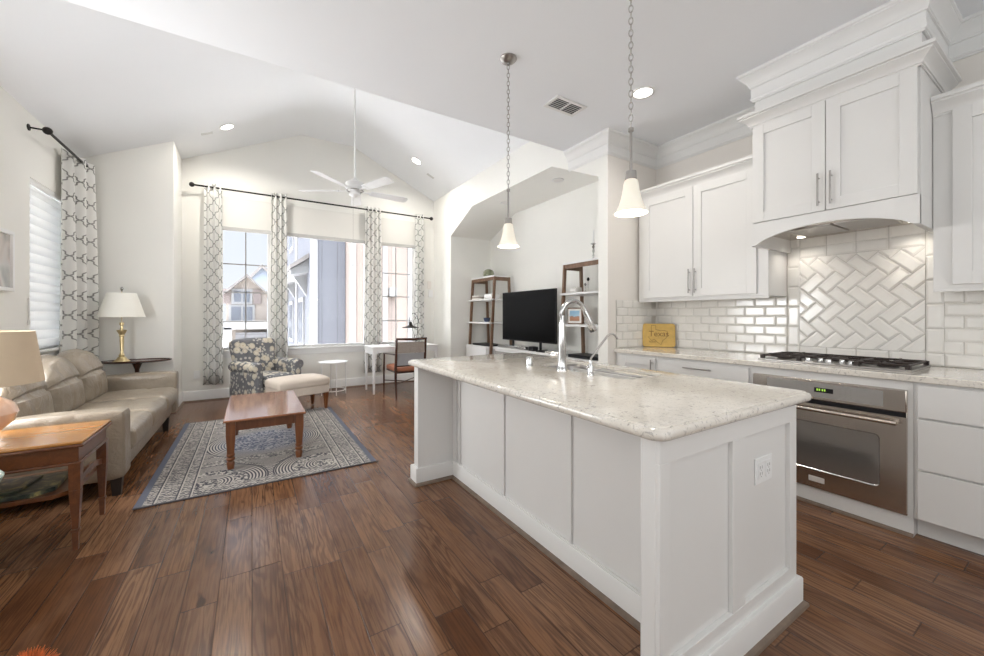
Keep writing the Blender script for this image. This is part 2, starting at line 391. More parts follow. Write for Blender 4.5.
# ------------------------------------------------------------------ geometry helpers
class MB:
    def __init__(s): s.bm = bmesh.new(); s.uv = None
    def face(s, pts):
        vs_ = [s.bm.verts.new(p) for p in pts]; return s.bm.faces.new(vs_)
    def box(s, a, b, mtx=None):
        x0, y0, z0 = [min(p, q) for p, q in zip(a, b)]; x1, y1, z1 = [max(p, q) for p, q in zip(a, b)]
        P = [(x0,y0,z0),(x1,y0,z0),(x1,y1,z0),(x0,y1,z0),(x0,y0,z1),(x1,y0,z1),(x1,y1,z1),(x0,y1,z1)]
        if mtx is not None: P = [mtx @ Vector(p) for p in P]
        v = [s.bm.verts.new(p) for p in P]
        for f in ((0,3,2,1),(4,5,6,7),(0,1,5,4),(1,2,6,5),(2,3,7,6),(3,0,4,7)): s.bm.faces.new([v[i] for i in f])
        return s
    def taper(s, c0, h0, c1, h1):
        """square bar from centre c0 (half sizes h0) to c1 (half sizes h1), both in z planes"""
        v = []
        for c, h in ((c0, h0), (c1, h1)):
            for dx, dy in ((-1,-1),(1,-1),(1,1),(-1,1)): v.append(s.bm.verts.new((c[0]+dx*h[0], c[1]+dy*h[1], c[2])))
        for f in ((0,3,2,1),(4,5,6,7),(0,1,5,4),(1,2,6,5),(2,3,7,6),(3,0,4,7)): s.bm.faces.new([v[i] for i in f])
        return s
    def prism(s, poly, axis, a, b):
        """poly: 2D points in the plane of the other two axes, extruded along axis from a to b"""
        def P(p, t):
            return [(t, p[0], p[1]), (p[0], t, p[1]), (p[0], p[1], t)][axis]
        A = [s.bm.verts.new(P(p, a)) for p in poly]; B = [s.bm.verts.new(P(p, b)) for p in poly]
        s.bm.faces.new(A); s.bm.faces.new(B[::-1]); n = len(poly)
        for i in range(n): s.bm.faces.new([A[i], B[i], B[(i+1) % n], A[(i+1) % n]])
        return s
    def tube(s, pts, r, seg=10, closed=False):
        pts = [Vector(p) for p in pts]; n = len(pts); rs = r if isinstance(r, (list, tuple)) else [r]*n
        prev = None; rings = []
        for i, p in enumerate(pts):
            if closed: t = pts[(i+1) % n] - pts[i-1]
            else: t = pts[min(i+1, n-1)] - pts[max(i-1, 0)]
            t.normalize()
            if prev is None:
                u = t.cross(Vector((0, 0, 1)));
                if u.length < .05: u = t.cross(Vector((1, 0, 0)))
            else: u = prev - t*prev.dot(t)
            u.normalize(); prev = u; w_ = t.cross(u)
            rings.append([s.bm.verts.new(p + u*math.cos(2*PI*k/seg)*rs[i] + w_*math.sin(2*PI*k/seg)*rs[i]) for k in range(seg)])
        for i in range(n if closed else n-1):
            A, B = rings[i], rings[(i+1) % n]
            for k in range(seg): s.bm.faces.new([A[k], A[(k+1) % seg], B[(k+1) % seg], B[k]])
        if not closed: s.bm.faces.new(rings[0][::-1]); s.bm.faces.new(rings[-1])
        return s
    def lathe(s, prof, c=(0, 0, 0), seg=24, sx=1, sy=1, cap=True, mtx=None):
        rings = []
        for r, z in prof:
            ring = []
            for k in range(seg):
                p = Vector((c[0]+r*sx*math.cos(2*PI*k/seg), c[1]+r*sy*math.sin(2*PI*k/seg), c[2]+z))
                if mtx is not None: p = mtx @ p
                ring.append(s.bm.verts.new(p))
            rings.append(ring)
        for A, B in zip(rings, rings[1:]):
            for k in range(seg): s.bm.faces.new([A[k], A[(k+1) % seg], B[(k+1) % seg], B[k]])
        if cap: s.bm.faces.new(rings[0][::-1]); s.bm.faces.new(rings[-1])
        return s
    def rbox(s, c, half, r, n=10, bulge=(0, 0, 0), disp=None, mtx=None):
        """rounded, optionally puffed box; disp(p, n) adds an offset along x,y,z"""
        hx, hy, hz = half; vm = {}
        def vert(i, j, k):
            key = (i, j, k)
            if key in vm: return vm[key]
            p = Vector((2*i/n-1, 2*j/n-1, 2*k/n-1))
            q = Vector((p.x*hx, p.y*hy, p.z*hz))
            e = Vector((max(-hx+r, min(hx-r, q.x)), max(-hy+r, min(hy-r, q.y)), max(-hz+r, min(hz-r, q.z))))
            d = q-e
            if d.length > 1e-6: q = e + d.normalized()*r*min(1, 1)
            q.x += p.x*bulge[0]*(1-p.y**2)*(1-p.z**2); q.y += p.y*bulge[1]*(1-p.x**2)*(1-p.z**2); q.z += p.z*bulge[2]*(1-p.x**2)*(1-p.y**2)
            if disp: q += Vector(disp(p))
            q += Vector(c)
            if mtx is not None: q = mtx @ q
            vm[key] = s.bm.verts.new(q); return vm[key]
        for a in range(n):
            for b in range(n):
                for t in (0, n):
                    fs = [[(t,a,b),(t,a+1,b),(t,a+1,b+1),(t,a,b+1)], [(a,t,b),(a,t,b+1),(a+1,t,b+1),(a+1,t,b)], [(a,b,t),(a+1,b,t),(a+1,b+1,t),(a,b+1,t)]]
                    for f in fs:
                        if t == 0: f = f[::-1]
                        s.bm.faces.new([vert(*q) for q in f])
        return s
    def sweep(s, path, prof, closed=False, flip=1):
        """profile (out, z) swept along a 2D path, mitred; 'out' is to the left of travel times flip"""
        n = len(path); pts = [Vector(p) for p in path]; rings = []
        for i in range(n):
            a = pts[i]-pts[i-1] if (i > 0 or closed) else pts[1]-pts[0]
            b = pts[(i+1) % n]-pts[i] if (i < n-1 or closed) else pts[-1]-pts[-2]
            a.normalize(); b.normalize()
            na, nb = Vector((-a.y, a.x))*flip, Vector((-b.y, b.x))*flip
            m_ = (na+nb); m_.normalize(); m_ = m_ / max(.2, m_.dot(na))
            rings.append([s.bm.verts.new((pts[i].x+m_.x*o, pts[i].y+m_.y*o, z)) for o, z in prof])
        k = len(prof)
        for i in range(n if closed else n-1):
            A, B = rings[i], rings[(i+1) % n]
            for j in range(k): s.bm.faces.new([A[j], A[(j+1) % k], B[(j+1) % k], B[j]])
        if not closed: s.bm.faces.new(rings[0][::-1]); s.bm.faces.new(rings[-1])
        return s
    def build(s, name, mat, parent=None, bevel=0, smooth=35, world=False, local=False):
        me = bpy.data.meshes.new(name)
        bmesh.ops.recalc_face_normals(s.bm, faces=s.bm.faces)
        if parent is not None and not local:
            mt = Matrix.Identity(4); q = parent
            chain = []
            while q is not None: chain.append(q); q = q.parent
            for q in reversed(chain): mt = mt @ Matrix.LocRotScale(q.location, q.rotation_euler, q.scale)
            bmesh.ops.transform(s.bm, matrix=mt.inverted(), verts=s.bm.verts)
        s.bm.to_mesh(me); s.bm.free()
        me.materials.append(mat)
        if smooth:
            for p in me.polygons: p.use_smooth = True
            me.set_sharp_from_angle(angle=R(smooth))
        o = bpy.data.objects.new(name, me); col.objects.link(o)
        if parent is not None: o.parent = parent
        if bevel:
            b = o.modifiers.new('bevel', 'BEVEL'); b.width = bevel; b.segments = 2; b.limit_method = 'ANGLE'; b.angle_limit = R(40)
        return o

def tag(o, label=None, cat=None, group=None, kind=None):
    if label: o['label'] = label
    if cat: o['category'] = cat
    if group: o['group'] = group
    if kind: o['kind'] = kind
    return o
def thing(name, label, cat, loc=(0, 0, 0), rz=0, group=None):
    o = bpy.data.objects.new(name, None); o.location = loc; o.rotation_euler = (0, 0, rz); o.empty_display_size = .1; col.objects.link(o)
    return tag(o, label, cat, group)
def struct(mb, name, mat, bevel=0, smooth=35): return tag(mb.build(name, mat, None, bevel, smooth), kind='structure')
def box(a, b): return MB().box(a, b)
def copy_tree(o, parent=None, **k):
    c = o.copy(); col.objects.link(c)
    if parent is not None: c.parent = parent
    for ch in list(o.children): copy_tree(ch, c)
    return c

# ------------------------------------------------------------------ room shell
XL, XJ, XR, XK, XN = -1.76, -.88, 3.13, 3.93, 4.0
YF, YJ, YE, YW, YB = 7.25, 6.55, 3.325, 2.75, -2.6
HK = 3.175
struct(box((XL-.15, YB-.15, -.12), (XN+.15, YF+.15, 0)), 'floor', M['floor'])
def vz(x):
    if x < .705: return 4.35 - (.705-x)*.476
    if x > 1.555: return 4.35 - (x-1.555)*.476
    return 4.35
m = MB()
prof = [(XL-.15, vz(XL-.15)), (.705, 4.35), (1.555, 4.35), (XN+.15, vz(XN+.15))]
m.prism(prof + [(p[0], p[1]+.12) for p in prof[::-1]], 1, YE, YF+.15)
m.box((XL-.15, YB-.15, HK), (XN+.15, YE, HK+.12))
m.prism([(XL-.15, HK+.12), (XN+.15, HK+.12), (XN+.15, vz(XN+.15)+.12), (1.555, 4.47), (.705, 4.47), (XL-.15, vz(XL-.15)+.12)], 1, YE-.12, YE)
struct(m, 'ceiling', M['ceiling'])
# far wall with three window openings
WIN = [(-.42, .25), (.45, 1.80), (2.02, 2.72)]
WZ0, WZ1 = .75, 2.95
m = MB()
xs = [XJ-.1] + [q for w_ in WIN for q in w_] + [XN+.15]
for i in range(0, len(xs), 2): m.box((xs[i], YF, 0), (xs[i+1], YF+.15, WZ1))
for a, b in WIN: m.box((a, YF, 0), (b, YF+.15, WZ0))
m.prism([(XJ-.1, WZ1), (XN+.15, WZ1), (XN+.15, vz(XN+.15)+.02), (1.555, 4.37), (.705, 4.37), (XJ-.1, vz(XJ-.1)+.02)], 1, YF, YF+.15)
struct(m, 'wall_far', M['wall'])
m = MB().prism([(XL-.15, 0), (XJ, 0), (XJ, vz(XJ)+.01), (XL-.15, vz(XL-.15)+.01)], 1, YJ, YF+.15)
struct(m, 'wall_alcove', M['wall'])
LW = (5.33, 6.20, .95, 2.58)
m = MB()
m.box((XL-.15, YB, 0), (XL, LW[0], 3.2)).box((XL-.15, LW[1], 0), (XL, YJ, 3.2)).box((XL-.15, LW[0], 0), (XL, LW[1], LW[2])).box((XL-.15, LW[0], LW[3]), (XL, LW[1], 3.2))
struct(m, 'wall_left', M['wall'])
m = MB()
m.box((XR, 6.47, 0), (XN, YF, vz(XR)+.01))
m.prism([(2.88, 2.765), (3.63, 3.12), (5.65, 3.12), (6.47, 2.765), (6.47, vz(XR)+.01), (YE-.001, vz(XR)+.01), (YE-.001, HK+.01), (2.88, HK+.01)], 0, XR, XN)
m.box((XR, YW+.003, 0), (XN, 2.88, HK+.01))
m.box((XN, YW, 0), (XN+.15, YF+.15, vz(XR)+.01))
struct(m, 'wall_right', M['wall'])
m = box((XR+.001, YW, 0), (XK, YW+.003, HK)); struct(m, 'wall_divider', M['wall_kitchen'])
struct(box((XK, YB, 0), (XN+.15, YW, HK)), 'wall_kitchen', M['wall_kitchen'])
struct(box((XL-.15, YB-.15, 0), (XN+.15, YB, HK)), 'wall_rear', M['wall'])
# ceiling crown with frieze, running round the hood box
CR = [(0, 2.955), (.012, 2.955), (.012, 2.965), (.018, 2.967), (.024, 2.982), (.018, 2.986), (.018, 3.062), (.026, 3.065), (.026, 3.074), (.031, 3.078), (.034, 3.092), (.052, 3.115), (.074, 3.138), (.080, 3.142), (.080, 3.150), (.090, 3.156), (.090, 3.175), (0, 3.175)]
HY0, HY1, HXF = .583, 1.475, 3.35
struct(MB().sweep([(XR, YE-.002), (XR, YW), (XK, YW), (XK, HY1), (HXF, HY1), (HXF, HY0), (XK, HY0), (XK, YB)], CR, flip=-1), 'trim_1', M['trim'])
# baseboards and the stained shoe moulding
BB = [(0, 0), (.016, 0), (.016, .14), (.010, .155), (0, .16)]
SH = [(.016, 0), (.034, 0), (.031, .012), (.022, .018), (.016, .019)]
def base(name, path, flip):
    struct(MB().sweep(path, BB, flip=flip), name, M['trim']); struct(MB().sweep(path, SH, flip=flip), 'trim_shoe', M['shoe'])
base('baseboard_far', [(XL, 3.0), (XL, YJ), (XJ, YJ), (XJ, YF), (XR, YF), (XR, 6.47), (XN, 6.47), (XN, 2.88), (XR, 2.88), (XR, YW), (3.24, YW)], -1)

# windows of the far wall
for i, (a, b) in enumerate(WIN):
    y = YF+.06
    fr = MB()
    f = .035
    fr.box((a, y, WZ0), (a+f, y+.06, WZ1)).box((b-f, y, WZ0), (b, y+.06, WZ1)).box((a+f, y, WZ0), (b-f, y+.06, WZ0+f)).box((a+f, y, WZ1-f), (b-f, y+.06, WZ1))
    o = struct(fr, 'window_%d' % (i+1), M['trim'])
    pane = box((a+f, y+.028, WZ0+f), (b-f, y+.034, WZ1-f)).build('window_pane', M['glass'], o)
    if i != 1:
        mu = MB(); cx = (a+b)/2
        mu.box((cx-.009, y+.015, WZ0+f), (cx+.009, y+.027, WZ1-f))
        for z in (1.19, 1.655, 2.10): mu.box((a+f, y+.015, z-.009), (b-f, y+.027, z+.009))
        mu.build('muntin_bars', M['plug_dark'], o)
    sill = MB().box((a-.10, YF-.05, WZ0-.025), (b+.10, YF+.06, WZ0)); sill.build('window_sill', M['trim'], o, .004)
    MB().box((a-.07, YF-.02, WZ0-.12), (b+.07, YF, WZ0-.025)).build('window_apron', M['trim'], o, .003)
# left window
y0, y1, z0, z1 = LW
fr = MB(); x = XL-.10
fr.box((x, y0, z0), (x+.05, y0+.04, z1)).box((x, y1-.04, z0), (x+.05, y1, z1)).box((x, y0+.04, z0), (x+.05, y1-.04, z0+.04)).box((x, y0+.04, z1-.04), (x+.05, y1-.04, z1))
o = struct(fr, 'window_4', M['trim'])
box((x+.02, y0+.04, z0+.04), (x+.026, y1-.04, z1-.04)).build('window_pane', M['glass'], o)
MB().box((XL-.05, y0-.03, z0-.03), (XL+.03, y1+.03, z0)).build('window_sill', M['trim'], o, .003)

# ------------------------------------------------------------------ outside
t = tag(box((-60, 7.6, -3.1), (60, 90, -3.0)).build('ground', M['ext_ground']), kind='structure')
def ext_window(par, cx, cz, w_, h, y, shutters=False):
    f = MB().box((cx-w_/2-.12, y-.06, cz-h/2-.12), (cx+w_/2+.12, y, cz+h/2+.12)).build('window', M['ext_white'], par)
    g = MB().box((cx-w_/2, y-.09, cz-h/2), (cx-.05, y-.06, cz+h/2)).box((cx+.05, y-.09, cz-h/2), (cx+w_/2, y-.06, cz+h/2)); g.build('pane', M['ext_glass'], f)
    if shutters:
        for s_ in (-1, 1): MB().box((cx+s_*(w_/2+.18)-.0, y-.07, cz-h/2-.1), (cx+s_*(w_/2+.55), y-.01, cz+h/2+.1)).build('shutter', M['shutter'], par)
# tan house: gable faces the room
t = thing('house', 'tan house with a pointed gable and white garage front seen through the left window', 'house', (0, 26, -3))
hy = 26.
def PX(u, y):
    a = (u-492)/385.; s_, c_ = math.sin(math.atan(240/385.)), math.cos(math.atan(240/385.)); return (s_+c_*a)*y/(c_-s_*a)
def PZ(u, v, y):
    a = (u-492)/385.; s_, c_ = math.sin(math.atan(240/385.)), math.cos(math.atan(240/385.)); return CH + (316-v)/385.*y/(c_-s_*a)
xa, xb = PX(226, hy), PX(284, hy); xm = PX(247, hy); za, zm = PZ(226, 293, hy), PZ(247, 277, hy)
xb = 2*xm-xa
MB().prism([(xa, -3), (xb, -3), (xb, za), (xm, zm), (xa, za)], 1, hy, hy+9).build('wall', M['ext_tan'], t)
rf = MB()
for s_, x_ in ((-1, xa), (1, xb)):
    dx = (x_-xm)*1.12; dz = (za-zm)*1.12
    rf.prism([(xm, zm+.14), (xm, zm), (xm+dx, zm+dz), (xm+dx, zm+dz+.14)], 1, hy-.4, hy+9.2)
rf.build('roof', M['ext_roof'], t)
ext_window(t, PX(242, hy), PZ(242, 296.5, hy), .75, .62, hy, True)
ext_window(t, PX(242, hy), PZ(242, 314, hy), 1.0, .8, hy)
gx0, gx1 = PX(225, hy), PX(268, hy); gz = PZ(240, 327, hy)
MB().box((gx0, hy-1.2, gz-.1), (gx1+.5, hy, gz+.35)).box((gx0, hy-1.2, -3), (gx0+.35, hy-.9, gz)).box((gx1+.1, hy-1.2, -3), (gx1+.5, hy-.9, gz)).build('porch_front', M['ext_white'], t)
MB().box((gx0+.5, hy-.5, -3), (gx1-.1, hy-.3, gz-.3)).build('garage_door', M['ext_garage'], t)
t = thing('house', 'pale blue house with a steep gable rising behind the tan house', 'house', (3, 40, -3))
hy = 40.; xa, xb, xm = PX(246, hy), PX(281, hy), PX(262, hy); za, zm = PZ(262, 284, hy), PZ(262, 268, hy)
MB().prism([(xa, -3), (xb, -3), (xb, za), (xm, zm), (xa, za)], 1, hy, hy+8).build('wall', M['ext_blue'], t)
rf = MB()
for x_ in (xa, xb):
    dx = (x_-xm)*1.1; dz = (za-zm)*1.1
    rf.prism([(xm, zm+.3), (xm, zm), (xm+dx, zm+dz), (xm+dx, zm+dz+.3)], 1, hy-.4, hy+8.2)
rf.build('roof', M['ext_roof'], t)
t = thing('house', 'brown house corner with white windows just left of the grey townhouse', 'house', (4, 33, -3))
MB().box((PX(277, 33), 33, -3), (PX(277, 33)+4, 39, PZ(280, 291, 33))).build('wall', M['ext_tan'], t)
ext_window(t, PX(283, 33), PZ(283, 318, 33), .8, 1.2, 33)
# grey townhouse: one side runs away from us, one face looks at us
gx, gy = 1.5, 12.
t = thing('townhouse', 'grey townhouse with white corner trim and a bracketed side awning', 'building', (gx, gy, -3))
MB().box((gx, gy, -3), (gx+.85, 30, 9)).build('wall', M['ext_grey'], t)
MB().box((gx-.03, gy+.12, -3), (gx, 30, 9)).build('side_wall', M['ext_grey_side'], t)
for z_ in (-.2,): pass
MB().box((gx-.06, gy-.05, -3), (gx+.09, gy+.35, 9)).build('corner_trim', M['ext_white'], t)
for yy in (16.2, 21.5): MB().box((gx-.08, yy, -3), (gx-.03, yy+.5, 9)).build('trim_board', M['ext_white'], t)
MB().prism([(gx-.03, 3.20), (gx-.55, 2.80), (gx-.55, 2.68), (gx-.03, 3.04)], 1, 12.8, 22).build('awning', M['ext_roof'], t)
MB().prism([(gx-.03, 3.02), (gx-.52, 2.68), (gx-.52, 2.52), (gx-.03, 2.62)], 1, 12.95, 21.9).build('awning_soffit', M['ext_white'], t)
for yy in (13.4, 16.9, 20.6): MB().prism([(gx-.03, 2.6), (gx-.40, 2.50), (gx-.03, 1.9)], 1, yy, yy+.16).build('bracket', M['ext_white'], t)
for yy, za, zb in ((14.1, .35, 1.75), (18.0, .35, 1.75), (13.9, 4.2, 5.6), (18.0, 4.2, 5.6)):
    f = MB().box((gx-.09, yy-.15, za-.15), (gx-.03, yy+1.35, zb+.15)).build('window', M['ext_white'], t)
    MB().box((gx-.11, yy, za), (gx-.09, yy+.55, zb)).box((gx-.11, yy+.65, za), (gx-.09, yy+1.2, zb)).build('pane', M['ext_glass'], f)
t = thing('townhouse', 'pinkish townhouse with tall pale trim boards at the right of the windows', 'building', (2.3, 11.4, -3))
MB().box((2.36, 11.4, -3), (6.5, 18, 9)).build('wall', M['ext_pink'], t)
for a, b in ((2.36, 2.50), (2.75, 2.83), (3.28, 3.42), (4.05, 4.15), (4.75, 4.85)): MB().box((a, 11.33, -3), (b, 11.4, 9)).build('trim_board', M['ext_white'], t)
MB().box((3.46, 11.2, 1.85), (3.66, 11.4, 2.12)).build('wall_lantern', M['ext_white'], t)

# ------------------------------------------------------------------ curtains, rods, shades, blind
def curtain(p0, p1, z0, z1, folds, label, group, amp=.03, flat=1.25):
    """gathered cloth from plan point p0 to p1; UV follows the cloth so the print folds with it"""
    p0, p1 = Vector(p0), Vector(p1); dv = p1-p0; ln = dv.length; dv.normalize(); nv_ = Vector((-dv.y, dv.x)); cc = (p0+p1)/2
    n = folds*14; bm = bmesh.new(); uvl = bm.loops.layers.uv.new('UVMap'); nz = 14
    vs_ = []
    for j in range(nz+1):
        tz = j/nz; z = z0+(z1-z0)*tz; row = []
        for i in range(n+1):
            t_ = i/n; sp = 1 + .14*(1-tz)
            dd = amp*(1.1-.3*tz)*math.sin(2*PI*folds*t_ + .5*math.sin(3.1*tz+p0.x*5)) + .006*math.sin(9*t_+5*tz)
            q = cc + dv*((t_-.5)*ln*sp) + nv_*dd
            row.append(bm.verts.new((q.x, q.y, z)))
        vs_.append(row)
    W_ = ln*flat
    for j in range(nz):
        for i in range(n):
            f = bm.faces.new([vs_[j][i], vs_[j][i+1], vs_[j+1][i+1], vs_[j+1][i]])
            for l, (a, b) in zip(f.loops, ((i, j), (i+1, j), (i+1, j+1), (i, j+1))):
                l[uvl].uv = (a/n*W_ + p0.x*1.7, z0+(z1-z0)*b/nz)
    me = bpy.data.meshes.new('curtain'); bm.to_mesh(me); bm.free(); me.materials.append(M['curtain'])
    for p in me.polygons: p.use_smooth = True
    o = bpy.data.objects.new('curtain', me); col.objects.link(o)
    so_ = o.modifiers.new('thick', 'SOLIDIFY'); so_.thickness = .003
    return tag(o, label, 'curtain', group)
G = 'trellis print curtain panels'
curtain((-.60, 7.12), (-.385, 7.12), .25, 3.265, 3, 'white and grey trellis curtain panel, leftmost on the far window wall', G)
curtain((.265, 7.12), (.485, 7.12), .25, 3.265, 3, 'trellis curtain panel between the left and middle far windows', G)
curtain((1.735, 7.12), (2.02, 7.12), .25, 3.265, 4, 'trellis curtain panel between the middle and right far windows behind the desk', G)
curtain((2.68, 7.12), (2.86, 7.12), .25, 3.265, 3, 'trellis curtain panel at the far right end of the long rod', G)
curtain((-1.705, 5.88), (-1.60, 6.44), .30, 3.07, 3, 'trellis curtain panel in the left corner beside the blind', G, amp=.035, flat=.95)
def rod(p0, p1, n_, brackets, label, up=(0, 1, 0)):
    t = thing('curtain_rod', label, 'curtain rod', p0)
    MB().tube([p0, p1], .013, 12).build('rod', M['black_metal'], t)
    d = (Vector(p1)-Vector(p0)).normalized()
    for p, s_ in ((p0, -1), (p1, 1)):
        q = Vector(p)+d*s_*.03
        MB().lathe([(.002, -.034), (.02, -.028), (.034, -.01), (.036, .005), (.026, .024), (.012, .034), (.002, .036)], (0, 0, 0), 16, mtx=Matrix.Translation(q) @ d.to_track_quat('Z', 'Y').to_matrix().to_4x4()).build('finial', M['black_metal'], t)
    for b in brackets:
        b = Vector(b); w_ = b + Vector(n_)
        m = MB().tube([b, w_], .008, 8); m.lathe([(.03, 0), (.03, .008), (.012, .012)], (0, 0, 0), 14, mtx=Matrix.Translation(w_) @ (-Vector(n_)).to_track_quat('Z', 'Y').to_matrix().to_4x4()); m.build('bracket', M['black_metal'], t)
rod((-.72, 7.12, 3.21), (2.99, 7.12, 3.21), (0, .13, 0), [(-.50, 7.12, 3.21), (1.88, 7.12, 3.21), (2.78, 7.12, 3.21)], 'long dark curtain rod with ball finials above the three far windows')
rod((-1.64, 5.34, 3.03), (-1.64, 6.42, 3.03), (-.12, 0, 0), [(-1.64, 5.30, 3.03), (-1.64, 6.3, 3.03)], 'short dark curtain rod above the blind on the left wall')
for i, (a, b) in enumerate(WIN):
    which = ('left', 'middle', 'right')[i]
    t = thing('roller_shade', 'cream shade drawn part way down over the %s far window' % which, 'window shade', ((a+b)/2, 7.2, 2.6), group='cream shades on the far windows')
    box((a-.08, 7.205, 2.66), (b+.08, 7.215, 3.12)).build('shade_cloth', M['roller'], t)
    MB().box((a-.08, 7.19, 2.60), (b+.08, 7.225, 2.66)).build('bottom_rail', plain('shade_rail', (.50, .49, .47), .5), t, .006)
    MB().box((a-.08, 7.216, 3.10), (b+.08, 7.249, 3.12)).build('head_rail', M['roller'], t, .004)
# blind on the left window: soft horizontal vanes
t = thing('window_blind', 'white sheer blind with soft horizontal vanes on the left wall', 'blind', (-1.78, 5.76, .95))
bm_ = MB(); y0, y1 = LW[0]+.002, LW[1]-.002
nv = 17; H = (LW[3]-LW[2]-.06)/nv
rows_ = []
for k in range(nv):
    for q in range(6): rows_.append((-1.80+.022*math.sin(PI*q/6), LW[2]+.003+k*(H+.001)+H*q/6))
A_ = [(bm_.bm.verts.new((x_, y0, z_)), bm_.bm.verts.new((x_, y1, z_))) for x_, z_ in rows_]
for a, b in zip(A_, A_[1:]): bm_.bm.faces.new([a[0], a[1], b[1], b[0]])
bm_.build('vanes', M['blind'], t)
MB().box((-1.83, y0, LW[3]-.05), (-1.765, y1, LW[3])).build('head_rail', M['trim'], t, .004)
MB().tube([(-1.75, 5.29, 1.45), (-1.75, 5.29, 1.24)], .006, 6).box((-1.758, 5.28, 1.20), (-1.742, 5.30, 1.24)).build('cord', M['trim'], t)

# framed art on the left wall
t = thing('framed_art', 'white framed abstract grey print on the left wall', 'picture', (-1.74, 4.6, 1.75))
y0, y1, z0, z1 = 4.25, 4.98, 1.49, 2.0
MB().box((XL, y0, z0), (XL+.03, y0+.03, z1)).box((XL, y1-.03, z0), (XL+.03, y1, z1)).box((XL, y0+.03, z0), (XL+.03, y1-.03, z0+.03)).box((XL, y0+.03, z1-.03), (XL+.03, y1-.03, z1)).build('frame', M['white'], t, .002)
box((XL+.002, y0+.03, z0+.03), (XL+.012, y1-.03, z1-.03)).build('print', M['art'], t)

# ------------------------------------------------------------------ ceiling fittings
def can(x, y, z, nrm, lit, label, r=.075, pw=85):
    mt = Matrix.Translation((x, y, z)) @ Vector(nrm).to_track_quat('Z', 'Y').to_matrix().to_4x4()
    t = thing('recessed_light', label, 'ceiling light', (x, y, z), group='recessed ceiling lights')
    MB().lathe([(r, 0), (r+.022, 0), (r+.022, .008), (r, .010)], (0, 0, 0), 28, cap=False, mtx=mt).build('trim_ring', M['trim'], t)
    MB().lathe([(r, .001), (r, .006)], (0, 0, 0), 28, mtx=mt).build('lens', M['led'] if lit else M['led_off'], t)
    if lit:
        l = bpy.data.lights.new('can_lamp', 'SPOT'); l.energy = pw; l.spot_size = R(165); l.spot_blend = 1; l.color = (1, .95, .88); l.shadow_soft_size = .07
        o = bpy.data.objects.new('can_lamp', l); o.parent = t; o.location = Vector(nrm)*.03; col.objects.link(o)
    return t
nl = Vector((.476, 0, -1)).normalized(); nr = Vector((-.476, 0, -1)).normalized()
can(-.29, 6.4, vz(-.29), nl, True, 'lit recessed light on the left slope of the vault')
can(2.4, 6.3, vz(2.4), nr, True, 'lit recessed light on the right slope of the vault')
can(2.81, 2.09, HK, (0, 0, -1), True, 'lit recessed light in the flat ceiling between vent and range hood', pw=30)
can(3.51, 3.95, 3.12, (0, 0, -1), False, 'unlit recessed light in the media niche ceiling, nearer one', .06)
can(3.50, 5.2, 3.12, (0, 0, -1), False, 'unlit recessed light in the media niche ceiling, farther one', .06)
# small flush vents on the vault slopes
for (u_, x_, y_, n_, lab) in ((0, -.52, 6.5, nl, 'small flush white slot vent on the left vault slope'), (0, 2.72, 6.45, nr, 'small flush white slot vent low on the right vault slope'), (0, 2.35, 4.55, nr, 'small flush white slot vent on the right vault slope near the kitchen')):
    mt = Matrix.Translation((x_, y_, vz(x_))) @ Vector(n_).to_track_quat('Z', 'Y').to_matrix().to_4x4()
    tag(MB().box((-.03, -.07, 0), (.03, .07, .005), mt).build('slot_vent', plain('slot_vent_grey', (.62, .62, .61), .6)), lab, 'vent', 'small slot vents on the vault')
t = thing('ceiling_vent', 'white ceiling air vent with two dark louvre banks', 'vent', (2.4, 2.6, HK))
x0, x1, y0, y1 = 2.22, 2.575, 2.50, 2.695
MB().box((x0, y0, HK-.01), (x1, y0+.03, HK)).box((x0, y1-.03, HK-.01), (x1, y1, HK)).box((x0, y0+.03, HK-.01), (x0+.03, y1-.03, HK)).box((x1-.03, y0+.03, HK-.01), (x1, y1-.03, HK)).box(((x0+x1)/2-.008, y0+.03, HK-.01), ((x0+x1)/2+.008, y1-.03, HK)).build('frame', M['trim'], t, .002)
box((x0+.03, y0+.03, HK-.004), (x1-.03, y1-.03, HK-.001)).build('backing', M['vent_dark'], t)
m = MB()
for k in range(5):
    yy = y0+.048+k*.024
    for a, b in ((x0+.03, (x0+x1)/2-.008), ((x0+x1)/2+.008, x1-.03)): m.box((a, yy, HK-.008), (b, yy+.003, HK-.004))
m.build('louvres', M['trim'], t)

